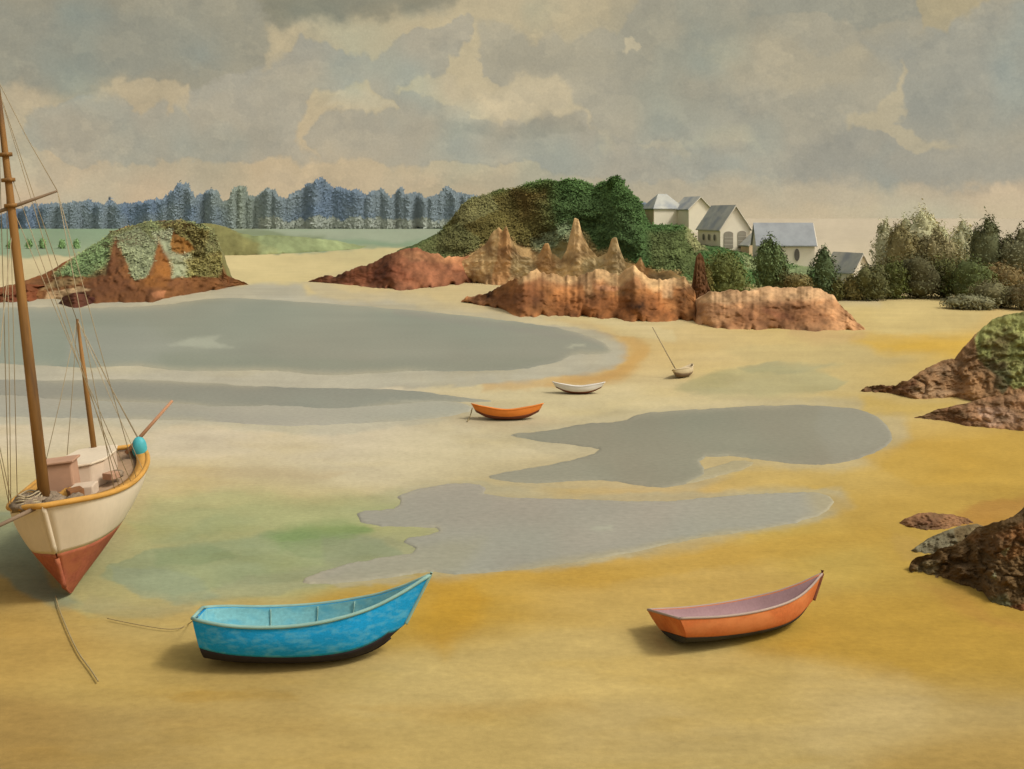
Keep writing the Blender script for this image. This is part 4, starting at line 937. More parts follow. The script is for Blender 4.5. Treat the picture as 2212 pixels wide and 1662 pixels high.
# far blue wood
prof = [(-700, 455), (-560, 462), (-430, 448), (-300, 466), (0, 468), (33, 459), (72, 448), (102, 444), (180, 444), (195, 437), (212, 440), (223, 450), (237, 431), (252, 446), (300, 440), (350, 436), (372, 420), (385, 402), (405, 402), (420, 429), (437, 427), (453, 414), (471, 420), (480, 438), (495, 435),
        (507, 408), (528, 408), (536, 435), (552, 430), (570, 414), (591, 414), (600, 433), (620, 430), (640, 417), (665, 402), (680, 396), (695, 386), (710, 400), (725, 410), (775, 416), (800, 425), (825, 415), (842, 432), (865, 410), (880, 428), (895, 415), (912, 430),
        (940, 428), (970, 408), (985, 425), (997, 420), (1060, 440)]
def wood():
    rr = np.random.default_rng(3)
    P = np.array(prof, float); C = []; Cc = []
    n = 76000
    px = rr.uniform(-700, 1400, n)
    ty = np.interp(px, P[:, 0], P[:, 1]) + fbm(px, px * 0, 9, 3, 8) * 6
    by = np.interp(px, [-300, 0, 300, 600, 1050], [503, 503, 497, 492, 492])
    t = rr.uniform(0, 1, n) ** .8
    py = by + (ty - by) * t
    Y = 602.5 + 3 * fbm(px, px * 0, 20, 2, 4) - rr.uniform(.2, 1.6, n)
    C = np.stack([(px - CX) / F * Y, Y, H - (py - YH) / F * Y], 1)
    a = np.array([lin((106, 117, 124))] * n)
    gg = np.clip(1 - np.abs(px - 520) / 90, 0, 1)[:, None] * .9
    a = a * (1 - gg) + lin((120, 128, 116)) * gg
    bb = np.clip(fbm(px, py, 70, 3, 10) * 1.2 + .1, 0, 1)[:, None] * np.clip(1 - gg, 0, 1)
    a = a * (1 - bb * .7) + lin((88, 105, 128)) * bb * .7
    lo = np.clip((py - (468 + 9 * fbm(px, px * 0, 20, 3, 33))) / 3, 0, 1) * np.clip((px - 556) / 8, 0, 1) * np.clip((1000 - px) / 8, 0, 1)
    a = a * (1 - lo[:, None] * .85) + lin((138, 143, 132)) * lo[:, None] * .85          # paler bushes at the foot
    a = a * rr.uniform(.96, 1.04, (n, 1)) / E_LEAF
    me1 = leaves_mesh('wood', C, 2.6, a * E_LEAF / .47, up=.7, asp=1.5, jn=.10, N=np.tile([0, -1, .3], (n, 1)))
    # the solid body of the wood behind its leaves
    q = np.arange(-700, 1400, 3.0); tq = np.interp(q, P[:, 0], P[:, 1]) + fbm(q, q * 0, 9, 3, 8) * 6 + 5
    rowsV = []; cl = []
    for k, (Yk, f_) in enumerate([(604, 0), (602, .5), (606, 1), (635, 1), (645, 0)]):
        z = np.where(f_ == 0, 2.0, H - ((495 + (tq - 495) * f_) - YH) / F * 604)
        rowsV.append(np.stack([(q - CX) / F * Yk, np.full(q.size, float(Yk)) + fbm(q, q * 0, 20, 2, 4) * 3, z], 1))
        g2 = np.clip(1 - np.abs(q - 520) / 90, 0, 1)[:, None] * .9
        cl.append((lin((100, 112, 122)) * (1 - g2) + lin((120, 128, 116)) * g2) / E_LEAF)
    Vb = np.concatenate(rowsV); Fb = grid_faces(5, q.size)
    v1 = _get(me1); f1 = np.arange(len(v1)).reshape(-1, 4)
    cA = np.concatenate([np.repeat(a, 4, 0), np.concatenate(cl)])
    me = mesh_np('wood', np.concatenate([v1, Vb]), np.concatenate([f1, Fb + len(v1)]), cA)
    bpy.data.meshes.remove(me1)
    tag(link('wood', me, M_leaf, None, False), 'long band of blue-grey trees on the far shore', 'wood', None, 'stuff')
wood()
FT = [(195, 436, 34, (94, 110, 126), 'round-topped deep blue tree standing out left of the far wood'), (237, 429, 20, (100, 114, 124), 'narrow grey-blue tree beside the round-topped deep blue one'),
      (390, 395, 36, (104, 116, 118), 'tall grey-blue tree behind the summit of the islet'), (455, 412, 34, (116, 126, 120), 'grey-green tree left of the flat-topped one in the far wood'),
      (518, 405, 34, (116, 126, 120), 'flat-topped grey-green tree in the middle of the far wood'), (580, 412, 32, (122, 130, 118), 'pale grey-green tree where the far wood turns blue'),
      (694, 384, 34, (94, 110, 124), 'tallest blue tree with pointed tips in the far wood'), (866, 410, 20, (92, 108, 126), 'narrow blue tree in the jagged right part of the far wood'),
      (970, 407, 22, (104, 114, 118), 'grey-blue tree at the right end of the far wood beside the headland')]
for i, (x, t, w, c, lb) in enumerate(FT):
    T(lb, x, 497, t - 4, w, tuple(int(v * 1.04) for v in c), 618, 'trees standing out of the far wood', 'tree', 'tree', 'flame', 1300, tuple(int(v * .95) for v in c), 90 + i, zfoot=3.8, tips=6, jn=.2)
# ------------------------------------------------------------------ houses
M_wall = mat('lime_wall', (.84, .76, .60), .9, .1, ((.6, .06, 8, (1, 1, 1)),))
M_tan = mat('tan_wall', (.76, .56, .35), .9, .1, ((.6, .12, 8, (1, 1, 1)),))
M_slate = mat('slate_roof', (.44, .44, .39), .8, .1, ((.5, .18, 8, (1, 1, 1)),), hue=((110, 122, 140), .4, .5, (1, 1, 1)))
M_blues = mat('blue_slate_roof', (.32, .34, .35), .8, .1, ((.5, .18, 8, (1, 1, 1)),))
M_gdoor = mat('grey_door', (.30, .27, .21), .8, .2, ((1, .12, 6, (1, 1, 1)),))
M_glass = mat('dark_window', (.14, .13, .11), .3, .4, ((1, .1, 4, (1, 1, 1)),))
M_trim = mat('white_trim', (.74, .68, .56), .8, .2, ((1, .05, 4, (1, 1, 1)),))

def house(label, px, py, Y, yaw, w, d, hw, hr, roofm, side=None, wins=(), doors=(), hip=0, found=1.5):
    """local: gable faces -y (w wide), ridge runs along +y (d long)"""
    c = at(px, py, Y)
    root = empty('house', c, (0, 0, R(yaw))); tag(root, label, 'house', 'houses on the headland')
    wb = MB()
    if hip == 0:
        wb.prism([(-w / 2, 0, -found), (w / 2, 0, -found), (w / 2, 0, hw), (0, 0, hw + hr), (-w / 2, 0, hw)], (0, d, 0))
    else:
        wb.box((0, d / 2, hw / 2 - found / 2), (w, d, hw + found))
    wb.build('wall', M_wall, root)
    if side:
        sb = MB(); sb.box((-w / 2 - .04, d * .5, hw / 2 - .2), (.07, d * .98, hw - .1)); sb.build('side_wall', M_tan, root)
    o_ = .3; t_ = .16
    rb = MB()
    if hip == 0:
        s = hr / (w / 2)
        for sg in (-1, 1):
            e = (sg * (w / 2 + o_), -o_, hw - s * o_ + .02); r_ = (0, -o_, hw + hr + .02)
            if sg < 0: poly = [e, r_, (0, d + o_, r_[2]), (e[0], d + o_, e[2])]
            else: poly = [r_, e, (e[0], d + o_, e[2]), (0, d + o_, r_[2])]
            rb.prism(poly, (0, 0, t_))
    else:
        x, y = w / 2 + o_, d / 2 + o_
        rl = hip
        V = [(-x, -o_, hw), (x, -o_, hw), (x, d + o_, hw), (-x, d + o_, hw), (-rl, d / 2, hw + hr), (rl, d / 2, hw + hr)]
        V2 = [(a, b, c_ - t_) for a, b, c_ in V[:4]]
        rb.add(V + V2, [(0, 1, 5, 4), (1, 2, 5), (2, 3, 4, 5), (3, 0, 4), (6, 7, 1, 0), (7, 8, 2, 1), (8, 9, 3, 2), (9, 6, 0, 3), (9, 8, 7, 6)])
    rf = rb.build('roof', roofm, root)
    if hip == 0:
        bb = MB(); s = hr / (w / 2)
        for sg in (-1, 1): bb.tube([(sg * (w / 2 + o_), -o_ - .05, hw - s * o_), (0, -o_ - .05, hw + hr)], .09, 5)
        bb.build('bargeboard', M_trim, rf)
    for (u, z, ww, hh, face) in wins:
        fb = MB(); pb = MB()
        N = 14; ring = [(ww / 2 * math.cos(6.283 * k / N), hh / 2 * math.sin(6.283 * k / N)) for k in range(N)]
        ring = [(abs(a) ** .75 * math.copysign(1, a) * (ww / 2) ** .25, abs(b) ** .75 * math.copysign(1, b) * (hh / 2) ** .25) for a, b in ring]
        if face == 'f':
            pb.prism([(u + a, -.02, z + b) for a, b in ring], (0, -.06, 0))
            fr = MB(); fr.prism([(u + a * 1.25, -.02, z + b * 1.15) for a, b in ring], (0, -.03, 0))
        else:
            pb.prism([(-w / 2 - .08, u + a, z + b) for a, b in ring], (-.06, 0, 0))
            fr = MB(); fr.prism([(-w / 2 - .08, u + a * 1.25, z + b * 1.15) for a, b in ring], (-.03, 0, 0))
        f_ = fr.build('window', M_trim, root); pb.build('pane', M_glass, f_)
    for (u, ww, hh) in doors:
        db = MB(); n_ = 8
        arch = [(u - ww / 2, -.03, .05), (u + ww / 2, -.03, .05), (u + ww / 2, -.03, hh * .86)] + [(u + ww / 2 * math.cos(math.pi * k / n_), -.03, hh * .86 + hh * .14 * math.sin(math.pi * k / n_)) for k in range(1, n_)] + [(u - ww / 2, -.03, hh * .86)]
        db.prism(arch, (0, -.06, 0)); dr = db.build('garage_door', M_gdoor, root)
        sb = MB()
        for k in range(1, 4): sb.box((u, -.11, hh * .22 * k), (ww * .94, .03, .04))
        sb.build('door_rail', M_trim, dr)
    return root
house('white house with a pointed grey hip roof and tan left wall, leftmost on the headland', 1444, 486, 187, 20, 6.6, 5.0, 3.3, 3.0, M_slate, side=True, hip=1.0)
house('small white gabled house second from the left, behind the one with garage doors', 1512, 486, 184, 18, 5.0, 6.0, 3.2, 2.3, M_slate)
house('gabled white house with two grey garage doors and three small oval windows', 1588, 537, 163, 14, 5.7, 9.0, 3.5, 4.0, M_slate, side=False,
      wins=[(2.0, 1.9, .9, 1.1, 's'), (4.2, 1.9, .9, 1.1, 's'), (6.4, 1.9, .9, 1.1, 's')], doors=[(-1.3, 1.75, 3.0), (1.3, 1.6, 3.1)])
# long low house: ridge across the view
hr_ = house('long low cream house with a blue-grey slate roof and one arched window', 1752, 572, 152, 84, 5.4, 9.0, 3.4, 3.3, M_blues, side=False, wins=[])
wb = MB(); N = 14
wnd = [(-2.72, 2.8 + .42 * math.cos(6.283 * k / N), 1.7 + 1.0 * math.sin(6.283 * k / N)) for k in range(N)]
wf = MB(); wf.prism([(-2.72, 2.8 + .55 * math.cos(6.283 * k / N), 1.7 + 1.15 * math.sin(6.283 * k / N)) for k in range(N)], (-.03, 0, 0))
f_ = wf.build('window', M_trim, hr_); wb.prism(wnd, (-.07, 0, 0)); wb.build('pane', M_glass, f_)
house('grey-roofed shed half hidden by the dune bushes', 1862, 622, 146, 20, 3.4, 6.5, 2.6, 2.7, M_slate)
an = empty('annex', at(1632, 560, 160), (0, 0, R(14))); tag(an, 'tan lean-to wall standing right of the house with garage doors', 'outbuilding')
ab = MB(); ab.prism([(-1.2, 0, -1.5), (2.6, 0, -1.5), (2.6, 0, 2.9), (1.8, 0, 5.0), (-1.2, 0, 2.4)], (0, 3, 0)); ab.build('wall', M_tan, an)
ab = MB(); ab.prism([(-1.5, -.2, 2.35), (1.8, -.2, 5.2), (2.9, -.2, 3.0), (2.75, -.2, 2.8), (1.75, -.2, 4.95), (-1.4, -.2, 2.15)], (0, 3.4, 0)); ab.build('roof', M_slate, an)

# ------------------------------------------------------------------ boats
def cinterp(pts):
    P = np.array(pts, float)
    def f(s):
        x = P[:, 0]; y = P[:, 1]
        i = int(np.clip(np.searchsorted(x, s) - 1, 0, len(x) - 2))
        h = x[i + 1] - x[i]; t = (s - x[i]) / h
        def sl(k):
            if k <= 0: return (y[1] - y[0]) / (x[1] - x[0])
            if k >= len(x) - 1: return (y[-1] - y[-2]) / (x[-1] - x[-2])
            return (y[k + 1] - y[k - 1]) / (x[k + 1] - x[k - 1])
        m0, m1 = sl(i) * h, sl(i + 1) * h
        return (2*t**3 - 3*t**2 + 1) * y[i] + (t**3 - 2*t**2 + t) * m0 + (-2*t**3 + 3*t**2) * y[i + 1] + (t**3 - t**2) * m1
    return f

class Hull:
    def __init__(s, L, beam, sheer, keel, rb, rs, ey=.75, ez=.85):
        s.L, s.b, s.zs, s.zk, s.rb, s.rs, s.ey, s.ez = L, cinterp(beam), cinterp(sheer), cinterp(keel), rb, rs, ey, ez
    def pt(s, u, t, side, inset=0.0, lift=0.0):
        th = t * math.pi / 2
        b = max(s.b(u) - inset, 0.004); zk = s.zk(u) + lift; zs = s.zs(u)
        y = b * math.sin(th) ** s.ey; z = zk + max(zs - zk, .01) * (1 - math.cos(th)) ** s.ez
        x = s.L * (u - .5) - s.rb * (1 - z / max(s.zs(1), .01)) * max(0, u) ** 4 + s.rs * (1 - z / max(s.zs(0), .01)) * max(0, 1 - u) ** 4
        if inset: x *= (1 - inset / s.L * 1.2)
        return (x, side * y, z)
    def shell(s, name, m, parent, t0, t1, nu=40, nt=12, inset=0.0, lift=0.0, u1=1.0, u0=0.0, transom=False, col=None, thick=0.0, closed_top=False):
        V = []; Fc = []
        f0 = t0 if callable(t0) else (lambda u: t0); f1 = t1 if callable(t1) else (lambda u: t1)
        for side in (1, -1):
            b = len(V)
            for i in range(nu + 1):
                u = u0 + (u1 - u0) * i / nu
                for j in range(nt + 1):
                    t = f0(u) + (f1(u) - f0(u)) * j / nt
                    V.append(s.pt(u, t, side, inset, lift))
            for i in range(nu):
                for j in range(nt):
                    a = b + i * (nt + 1) + j
                    q = (a, a + nt + 1, a + nt + 2, a + 1)
                    Fc.append(q[::-1] if side > 0 else q)
        if transom:
            a = list(range(0, nt + 1)); o = (nu + 1) * (nt + 1)
            for j in range(nt): Fc.append((j, j + 1, o + j + 1, o + j))
        me = bpy.data.meshes.new(name); me.from_pydata(V, [], Fc); me.update()
        o = link(name, me, m, parent, True)
        me.set_sharp_from_angle(angle=R(40)) if hasattr(me, 'set_sharp_from_angle') else None
        if thick:
            md = o.modifiers.new('thickness', 'SOLIDIFY'); md.thickness = thick; md.offset = -1
        return o
    def rim(s, name, m, parent, r, n=44, t=1.0, u0=0.0, u1=1.0, off=0.0, ends=True, inset=0.0):
        mb = MB()
        a = [s.pt(u0 + (u1 - u0) * i / n, t, 1, inset) for i in range(n + 1)]; b = [s.pt(u0 + (u1 - u0) * i / n, t, -1, inset) for i in range(n + 1)]
        pts = a + b[::-1]
        pts = [(p[0], p[1] + math.copysign(off, p[1]), p[2]) for p in pts]
        mb.tube(pts, r, 8)
        if ends: mb.tube([a[0], b[0]], r, 8)
        return mb.build(name, m, parent, True)

def rope(label, pts, r, m, z=.05, name='rope', cat='rope'):
    P = [Vector(p) if len(p) == 3 else on_ground(*p) + Vector((0, 0, z)) for p in pts]
    # smooth
    out = []
    for i in range(len(P) - 1):
        a = P[max(i - 1, 0)]; b = P[i]; c = P[i + 1]; d = P[min(i + 2, len(P) - 1)]
        for k in range(6):
            t = k / 6
            out.append(.5 * ((2 * b) + (c - a) * t + (2 * a - 5 * b + 4 * c - d) * t * t + (3 * b - a - 3 * c + d) * t ** 3))
    out.append(P[-1])
    mb = MB(); o0 = out[0].copy()
    mb.tube([p - o0 for p in out], r, 6)
    o = mb.build(name, m, None, True); o.location = o0
    return tag(o, label, cat)

M_rope = mat('old_rope', (.30, .23, .11), .9, .1, ((20, .2, 4, (1, 1, 1)),))
M_blue = mat('blue_paint', (.012, .29, .60), .85, .1, ((1.2, .16, 8, (.5, 1, 2)), (30, .22, 6, (.7, 1, 1.3))), hue=((112, 182, 200), 5, .42, (.6, 1, 1.5)), bump=(14, .12, .015))
M_lblue = mat('pale_blue_paint', (.20, .44, .46), .7, .2, ((1.2, .12, 8, (.5, 1, 2)), (16, .2, 6, (.6, 1, 1))), hue=((60, 150, 178), 3, .6, (.5, 1, 1)))
M_rimb = mat('faded_blue_rail', (.22, .36, .31), .7, .2, ((3, .2, 6, (.5, 1, 1)),))
M_black = mat('tar_black', (.022, .018, .022), .7, .2, ((4, .3, 6, (1, 1, 1)),))
M_orange = mat('orange_paint', (.52, .15, .045), .85, .1, ((1.2, .16, 8, (.5, 1, 2)), (14, .16, 6, (1, 1, 1))), hue=((206, 132, 78), 2, .6, (.5, 1, 1)))
M_mauve = mat('mauve_paint', (.34, .21, .21), .7, .2, ((1.5, .1, 8, (1, 1, 1)), (16, .12, 6, (1, 1, 1))))
M_dk = mat('dark_underside', (.045, .042, .035), .8, .1, ((3, .3, 6, (1, 1, 1)),))
M_wood = mat('varnished_wood', (.22, .095, .035), .7, .2, ((5, .25, 6, (1, 1, 1)),))
M_brown = mat('brown_underside', (.16, .055, .03), .8, .1, ((3, .25, 6, (1, 1, 1)),))

# blue rowing boat
def blue_boat():
    c = on_ground(678, 1424)
    r = empty('rowing_boat', (c.x, c.y, 0), (R(-9), 0, R(5)))
    tag(r, 'large bright blue rowing boat with black keel band on the sand, nearest boat', 'rowing boat')
    h = Hull(5.9, [(0, .52), (.06, .74), (.16, .92), (.42, 1.02), (.65, .88), (.82, .55), (.93, .24), (1, .02)],
             [(0, 1.22), (.25, 1.08), (.5, 1.10), (.75, 1.32), (.9, 1.62), (1, 1.95)], [(0, .16), (.2, .06), (.5, 0), (.72, .06), (.88, .30), (1, .75)], 1.05, .30, .62, .95)
    band = lambda u: (.50 - .10 * u) * min(1, (1.0 - u) / .10 + .02)
    h.shell('hull', M_blue, r, band, 1.0, 50, 12, transom=True, thick=.04)
    h.shell('keel_band', M_black, r, 0, band, 50, 6, transom=True, thick=.03)
    lin_ = h.shell('lining', M_lblue, r, 0.0, .985, 50, 12, inset=.06, lift=.05, transom=True, u0=.01, u1=.985)
    h.rim('gunwale', M_rimb, r, .045)
    k = MB(); pts = [h.pt(u, 0, 1) for u in np.linspace(.03, .93, 26)]
    k.tube([(p[0], 0, p[2] - .01) for p in pts], .045, 6); k.build('keel', M_black, r, True)
    st = MB(); pts = [h.pt(1.0, t, 1) for t in np.linspace(.1, 1, 12)]; st.tube([(p[0] + .02, 0, p[2]) for p in pts] + [(h.pt(1, 1, 1)[0] + .05, 0, h.zs(1) + .07)], .05, 6); st.build('stem', M_rimb, r, True)
    for u in (.28, .50, .68):
        for sd in (1, -1):
            t = MB(); t.tube([h.pt(u, tt, sd, .085, .05) for tt in np.linspace(.35, .97, 9)], .018, 5); t.build('rib', M_rimb, r, True)
    p = h.pt(.89, .9, 1, .05); rg = MB()
    rg.tube([(p[0] + .09 * math.cos(a), p[1] - .03, p[2] - .08 + .09 * math.sin(a)) for a in np.linspace(0, 6.283, 17)], .012, 5); rg.build('mooring_ring', M_dk, r, True)
    return r, h
blue_boat()
# orange boat right
def orange_boat():
    c = on_ground(1622, 1368)
    r = empty('rowing_boat', (c.x, c.y, 0), (R(-15), 0, R(20)))
    tag(r, 'orange rowing boat with mauve inside and dark bottom on the right-hand sand', 'rowing boat')
    h = Hull(5.15, [(0, .88), (.2, .94), (.42, .92), (.65, .76), (.82, .48), (.93, .22), (1, .02)],
             [(0, .84), (.25, .72), (.5, .70), (.75, .80), (.9, .98), (1, 1.20)], [(0, .12), (.2, .04), (.5, 0), (.72, .05), (.88, .22), (1, .55)], .8, .36, .62, .95)
    band = lambda u: (.48 - .08 * u) * min(1, (1.0 - u) / .10 + .02)
    h.shell('hull', M_orange, r, band, 1.0, 50, 12, transom=True, thick=.035)
    h.shell('bottom', M_dk, r, 0, band, 50, 6, transom=True, thick=.03)
    h.shell('lining', M_mauve, r, 0.0, .985, 50, 12, inset=.05, lift=.05, transom=True, u0=.01, u1=.985)
    h.rim('gunwale', mat('rail_mauve', (.36, .27, .22), .7, .2), r, .032)
    st = MB(); pts = [h.pt(1.0, t, 1) for t in np.linspace(.1, 1, 12)]; st.tube([(p[0] + .02, 0, p[2]) for p in pts] + [(h.pt(1, 1, 1)[0] + .05, 0, h.zs(1) + .09)], .055, 6); st.build('stem', M_brown, r, True)
    k = MB(); pts = [h.pt(u, 0, 1) for u in np.linspace(.03, .93, 26)]
    k.tube([(p[0], 0, p[2] - .01) for p in pts], .035, 6); k.build('keel', M_dk, r, True)
orange_boat()
def small_boat(label, px, py, L, B, hs, tip, yaw, mo, mi, mu, zfrac=.5, heel=-4, seatm=None):
    c = on_ground(px, py)
    r = empty('rowing_boat', (c.x, c.y, 0), (R(heel), 0, R(yaw)))
    tag(r, label, 'rowing boat')
    h = Hull(L, [(0, .02), (.1, B * .42), (.3, B * .88), (.5, B), (.7, B * .88), (.9, B * .42), (1, .02)],
             [(0, tip), (.15, hs + (tip - hs) * .55), (.5, hs), (.85, hs + (tip - hs) * .55), (1, tip)], [(0, hs * .75), (.15, .12), (.35, 0), (.65, 0), (.85, .12), (1, hs * .75)], .5, .5, .62, .95)
    h.shell('hull', mo, r, zfrac, 1.0, 40, 8, thick=.03)
    h.shell('bottom', mu, r, 0, zfrac, 40, 5, thick=.03)
    h.shell('lining', mi, r, 0, .985, 40, 8, inset=.04, lift=.04, u0=.02, u1=.98)
    h.rim('gunwale', mo, r, .03, ends=False)
    for u in (.35, .62):
        p = h.pt(u, .72, 1, .05); t = MB(); t.box((p[0], 0, p[2]), (.2, p[1] * 2 - .02, .035)); t.build('thwart', seatm or mi, r)
    return r, h
M_or2 = mat('bright_orange_paint', (.66, .20, .03), .6, .2, ((2, .12, 6, (1, 1, 1)),))
M_white = mat('white_paint', (.66, .63, .58), .6, .25, ((2, .08, 6, (1, 1, 1)),))
M_gin = mat('grey_inside', (.42, .38, .32), .8, .1, ((2, .12, 6, (1, 1, 1)),))
small_boat('small bright orange double-ended boat at the edge of the tide channel', 1096, 906, 4.05, .62, .52, .86, 1, M_or2, M_or2, M_brown, .5, -10)
small_boat('small white boat with a brown bottom stripe beyond the orange double-ender', 1250, 850, 3.4, .55, .45, .72, -2, M_white, M_gin, M_brown, .45, -8)
# little stranded sailing dinghy
M_cream = mat('cream_paint', (.52, .42, .26), .7, .2, ((2, .1, 6, (1, 1, 1)),))
M_greyb = mat('grey_brown', (.20, .14, .09), .8, .1, ((2, .2, 6, (1, 1, 1)),))
dg, dh = small_boat('small cream sailing dinghy with a bare mast lying tilted on the sand', 1480, 814, 3.2, .58, .55, .72, 55, M_cream, M_cream, M_greyb, .55, -16)
dg.name = 'sailing_dinghy'; dg['category'] = 'sailing dinghy'
m_ = MB(); m_.tube([(-.9, 0, .2), (-.9 - .35, .9, 3.9)], [.045, .03], 6); m_.build('mast', mat('grey_spar', (.30, .24, .15), .8, .1), dg, True)

# two-masted fishing sailboat
M_hullw = mat('worn_white_hull', (.62, .52, .38), .7, .2, ((.8, .07, 8, (1, 1, 1)), (9, .05, 6, (1, 1, .3))))
M_red = mat('red_antifouling', (.33, .10, .055), .8, .1, ((1.5, .22, 8, (1, 1, 1)), (12, .2, 6, (1, 1, 1))), hue=((166, 104, 66), 2.5, .5, (1, 1, 1)))
M_ochre = mat('ochre_rail', (.50, .26, .055), .7, .2, ((2, .2, 6, (1, 1, 1)),))
M_deck = mat('brown_deck', (.30, .20, .12), .85, .1, ((3, .2, 6, (1, 1, 1)),))
M_mast = mat('brown_spar', (.25, .125, .035), .7, .2, ((1.5, .25, 8, (3, 3, .3)),), hue=((70, 52, 36), 1.2, .7, (3, 3, .3)))
M_pink = mat('pink_cabin', (.42, .25, .16), .8, .1, ((2, .12, 6, (1, 1, 1)),))
M_cab = mat('cream_cabin', (.56, .44, .32), .8, .1, ((2, .1, 6, (1, 1, 1)),))
M_fend = mat('turquoise_fender', (.06, .36, .40), .5, .3, ((3, .15, 4, (1, 1, 1)),))
M_net = mat('tangled_net', (.24, .18, .12), .95, .05, ((6, .35, 6, (1, 1, 1)),), bump=(12, .8, .05))
M_line = mat('tarred_line', (.36, .29, .18), .9, .05)
def sailboat():
    L = 7.4
    bow = Vector((-12.95, 26.15)); stern = Vector((-14.2, 33.5)); mid = (bow + stern) / 2
    yaw = math.atan2(bow.y - stern.y, bow.x - stern.x)
    r = empty('fishing_sailboat', (mid.x, mid.y, 0), (0, 0, 0))
    r.rotation_mode = 'XYZ'
    r.matrix_basis = Matrix.Translation((mid.x, mid.y, 0)) @ Matrix.Rotation(R(-5.5), 4, 'Y') @ Matrix.Rotation(yaw, 4, 'Z')
    tag(r, 'white and red two-masted fishing boat aground on its keel at the left edge', 'sailboat')
    h = Hull(L, [(0, 1.0), (.15, 1.45), (.35, 1.72), (.6, 1.72), (.8, 1.45), (.92, .95), (1, .05)],
             [(0, 3.0), (.25, 2.8), (.55, 2.72), (.8, 2.85), (1, 3.1)], [(0, 1.25), (.2, .95), (.42, .5), (.62, .16), (.78, .03), (.9, 0), (1, .3)], 1.25, .5, 1.15, .62)
    def tw(u):
        lo, hi = 0.0, 1.0
        for _ in range(22):
            m = (lo + hi) / 2
            if h.pt(u, m, 1)[2] < 1.5: lo = m
            else: hi = m
        return lo
    h.shell('hull', M_hullw, r, tw, 1.0, 60, 14, transom=True, thick=.05)
    h.shell('bottom', M_red, r, 0, tw, 60, 14, transom=True, thick=.05)
    h.rim('rail', M_ochre, r, .085, 60)
    # wide ochre covering board
    V = []; n = 60
    for i in range(n + 1):
        u = .0 + i / n
        for sd in (1, -1):
            a = h.pt(u, 1, sd); b = h.pt(u, 1, sd, .34 if u < .93 else .1)
            V += [(a[0], a[1], a[2] + .05), (b[0], b[1], b[2] + .03)]
    Fc = []
    for i in range(n):
        b = i * 4
        Fc += [(b, b + 1, b + 5, b + 4), (b + 3, b + 2, b + 6, b + 7)]
    me = bpy.data.meshes.new('covering_board'); me.from_pydata(V, [], Fc); me.update(); cb = link('covering_board', me, M_ochre, r)
    sm = cb.modifiers.new('thickness', 'SOLIDIFY'); sm.thickness = .05
    # deck
    V = []
    for i in range(n + 1):
        u = i / n
        for sd in (1, -1):
            a = h.pt(u, .97, sd, .03); V.append((a[0], a[1], h.zs(u) - .12))
    Fc = [(i * 2, i * 2 + 1, i * 2 + 3, i * 2 + 2) for i in range(n)]
    me = bpy.data.meshes.new('deck'); me.from_pydata(V, [], Fc); me.update(); dk = link('deck', me, M_deck, r)
    sm = dk.modifiers.new('thickness', 'SOLIDIFY'); sm.thickness = .04
    stp = [h.pt(1.0, t, 1) for t in np.linspace(.05, 1, 14)]
    sp = MB(); sp.tube([(p[0] + .01, 0, p[2]) for p in stp if p[2] > 1.5], .07, 8); sp.build('stem', M_hullw, r, True)
    sp = MB(); sp.tube([(p[0] + .01, 0, p[2]) for p in stp if p[2] <= 1.5], .07, 8); sp.build('forefoot', M_red, r, True)
    # deckhouse: rounded cream cabin aft of the pink wheelhouse
    db = MB(); prof_ = []
    for k in range(15):
        a = math.pi * k / 14 - math.pi / 2
        prof_.append((1.05 + 0 * a, 0))
    pts = [(-.2, -.75), (.9, -.68), (1.35, -.4), (1.45, 0), (1.35, .4), (.9, .68), (-.2, .75), (-1.0, .6), (-1.2, 0), (-1.0, -.6)]
    cab = MB(); cab.prism([(x - 1.0, y, 2.6) for x, y in pts], (0, 0, .78)); cab.build('cabin', M_cab, r, bevel=.05)
    top = MB(); top.prism([(x * 1.05 - 1.0, y * 1.08, 3.382) for x, y in pts], (0, 0, .07)); top.build('cabin_roof', M_hullw, r, bevel=.02)
    wh = MB(); wh.box((.85, -.35, 3.15), (.75, .95, 1.1), taper=.9); w_ = wh.build('wheelhouse', M_pink, r, bevel=.06)
    wr = MB(); wr.box((.85, -.35, 3.74), (.82, 1.0, .07)); wr.build('roof', M_pink, w_, bevel=.02)
    hb = MB(); hb.box((1.45, .45, 2.86), (.7, .7, .35)); hb.build('hatch', M_cab, r, bevel=.04)
    # net pile at the bow
    for q, (x, y, rr_) in enumerate([(2.95, -.62, .42), (2.6, -.25, .33), (3.05, .1, .28)]):
        nb_ = MB(); nb_.ball((x, y, 2.95 + rr_ * .2), rr_, 9, (1, 1.15, .62), .42, q)
        nb_.build('net_pile', M_net, r, True)
    for q, (x, y, a_, sz) in enumerate([(1.95, .35, .5, .4), (1.9, -.75, .2, .36), (.2, .95, .9, .34), (-2.2, -.7, .3, .4)]):
        cr_ = MB(); cr_.box((x, y, 2.82 + sz * .3), (sz * 1.3, sz, sz * .6), a_)
        cr_.build('crate', [M_wood, M_cab, M_pink, M_net][q], r, bevel=.02)
    for q, (x, y, rr_) in enumerate([(1.6, .05, .3), (2.3, .45, .26), (2.2, -.85, .24), (-.2, 1.02, .22)]):
        nb_ = MB(); nb_.ball((x, y, 2.85), rr_, 9, (1.2, 1, .55), .4, q + 9); nb_.build('net_pile', M_net if q % 2 else M_ochre, r, True)
    cl = MB()
    for k in range(5):
        rad = .38 - .03 * k
        cl.tube([(2.95 + rad * math.cos(a), -.62 + rad * 1.1 * math.sin(a), 3.05 + .07 * k + .03 * math.sin(3 * a + k)) for a in np.linspace(0, 6.283, 22)], .025, 5)
    cl.build('rope_coil', M_line, r, True)
    # masts
    mx = 2.75; base = (mx, -.25, 2.7)
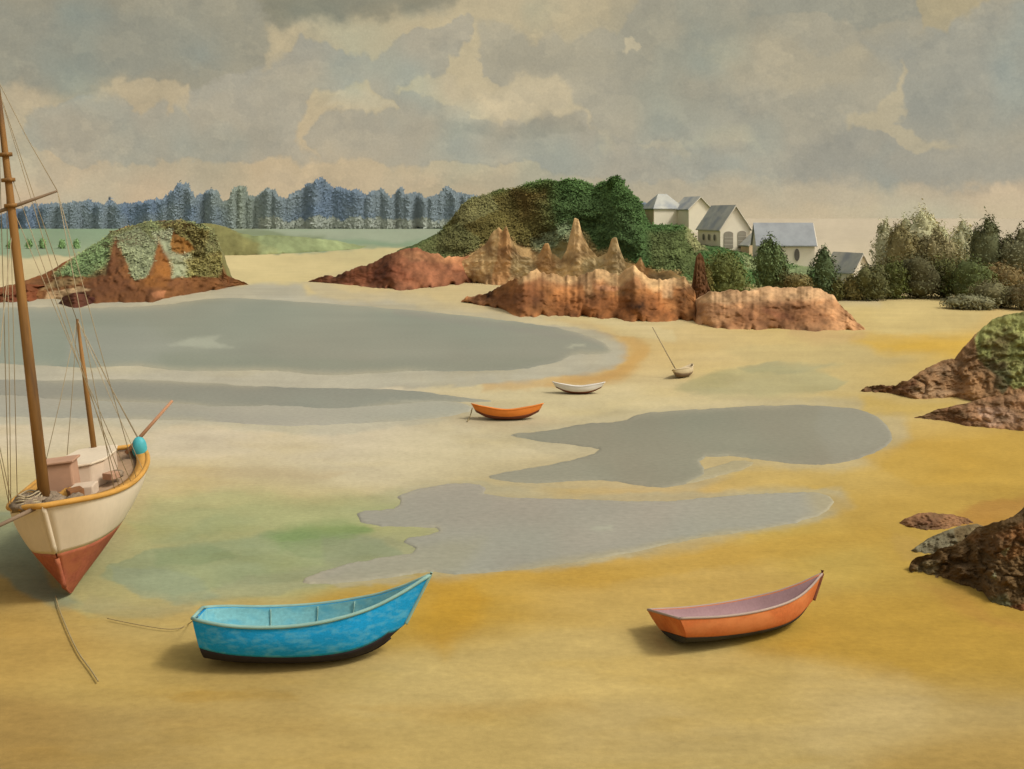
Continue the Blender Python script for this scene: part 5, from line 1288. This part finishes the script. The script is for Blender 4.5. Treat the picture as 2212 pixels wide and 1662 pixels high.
    Tp = (mx - .1, -.25 - .25, 15.6)
    def mp(t): return tuple(base[i] + (Tp[i] - base[i]) * t for i in range(3))
    mm = MB(); mm.tube([mp(0), mp(.3), mp(.62), mp(.85), mp(1)], [.165, .15, .12, .085, .06], 12); mast = mm.build('mast', M_mast, r, True)
    for z in (11.7, 12.45, 13.2):
        t = (z - base[2]) / (Tp[2] - base[2]); p = mp(t); b = MB()
        b.tube([(p[0], p[1], p[2] - .05), (p[0], p[1], p[2] + .05)], .19, 12); b.build('mast_band', M_mast, mast, True)
    t = (11.65 - base[2]) / (Tp[2] - base[2]); yc = Vector(mp(t))
    yb = MB(); yA = yc + Vector((0, 1.3, .36)); yB = yc + Vector((0, -1.6, -.45)); yb.tube([yB, yc, yA], [.035, .06, .035], 8); yb.build('yard', M_greyb, r, True)
    yB, yA = yA, yB
    m2b = (-2.1, -.12, 2.8); m2t = (-2.1, -.28, 7.9)
    mm = MB(); mm.tube([m2b, tuple((np.array(m2b) + np.array(m2t)) / 2), m2t], [.10, .085, .045], 10); mm.build('mizzen_mast', M_mast, r, True)
    bm = MB(); bm.tube([(-2.6, .75, 3.0), (-3.2, 2.35, 4.55)], [.075, .05], 8); bm.build('boom', mat('pink_spar', (.42, .22, .12), .8, .1), r, True)
    bs = MB(); bs.tube([(3.3, -.1, 3.05), (4.5, -1.4, 2.75)], [.07, .05], 8); bs.build('bowsprit', M_greyb, r, True)
    fd = MB(); fd.ball((-2.75, 1.18, 3.1), .3, 12, (.7, .85, 1.35)); fd.build('fender', M_fend, r, True)
    # rigging: each stay a part
    P = lambda u, sd: Vector(h.pt(u, 1, sd))
    stays = [(mp(.97), P(.74, 1)), (mp(.97), P(.80, -1)), (mp(.80), P(.70, 1)), (mp(.80), P(.88, -1)), (mp(.97), Vector((-2.1, -.28, 7.8))), (mp(.7), P(.62, 1)), (mp(.72), P(.6, -1)),
             (m2t, P(.12, 1)), (m2t, P(.05, 1)), (m2t, P(.3, -1)), (m2t, P(.42, 1)), (m2t, P(.1, -1)),
             (mp(.99), tuple(yA)), (mp(.99), tuple(yB)), (tuple(yB), P(.78, 1)), (tuple(yB), P(.55, 1)), (tuple(yA), P(.86, -1)), (tuple(yA), P(.7, -1)), (mp(.66), Vector((4.5, -1.4, 2.8)))]
    for a, b in stays:
        sb = MB(); a = Vector(a); b = Vector(b); mdp = (a + b) / 2 + Vector((0, 0, -.12))
        sb.tube([a, mdp, b], .011, 5); sb.build('stay', M_line, r, True)
    return r
sailboat()

# mooring lines on the sand
rope('thin mooring line running down the sand from under the fishing boat', [(120, 1292), (128, 1320), (148, 1370), (170, 1415), (195, 1450), (212, 1476)], .02, M_rope)
rope('slack painter curving over the sand to the stern of the blue boat', [(232, 1340), (290, 1352), (350, 1362), (385, 1362), (410, 1350), tuple(at(428, 1332, 23.0))], .012, M_rope)
rope('short taut anchor line at the left tip of the orange double-ender', [tuple(at(1020, 882, 52)), (1016, 900), (1010, 912)], .03, M_rope)
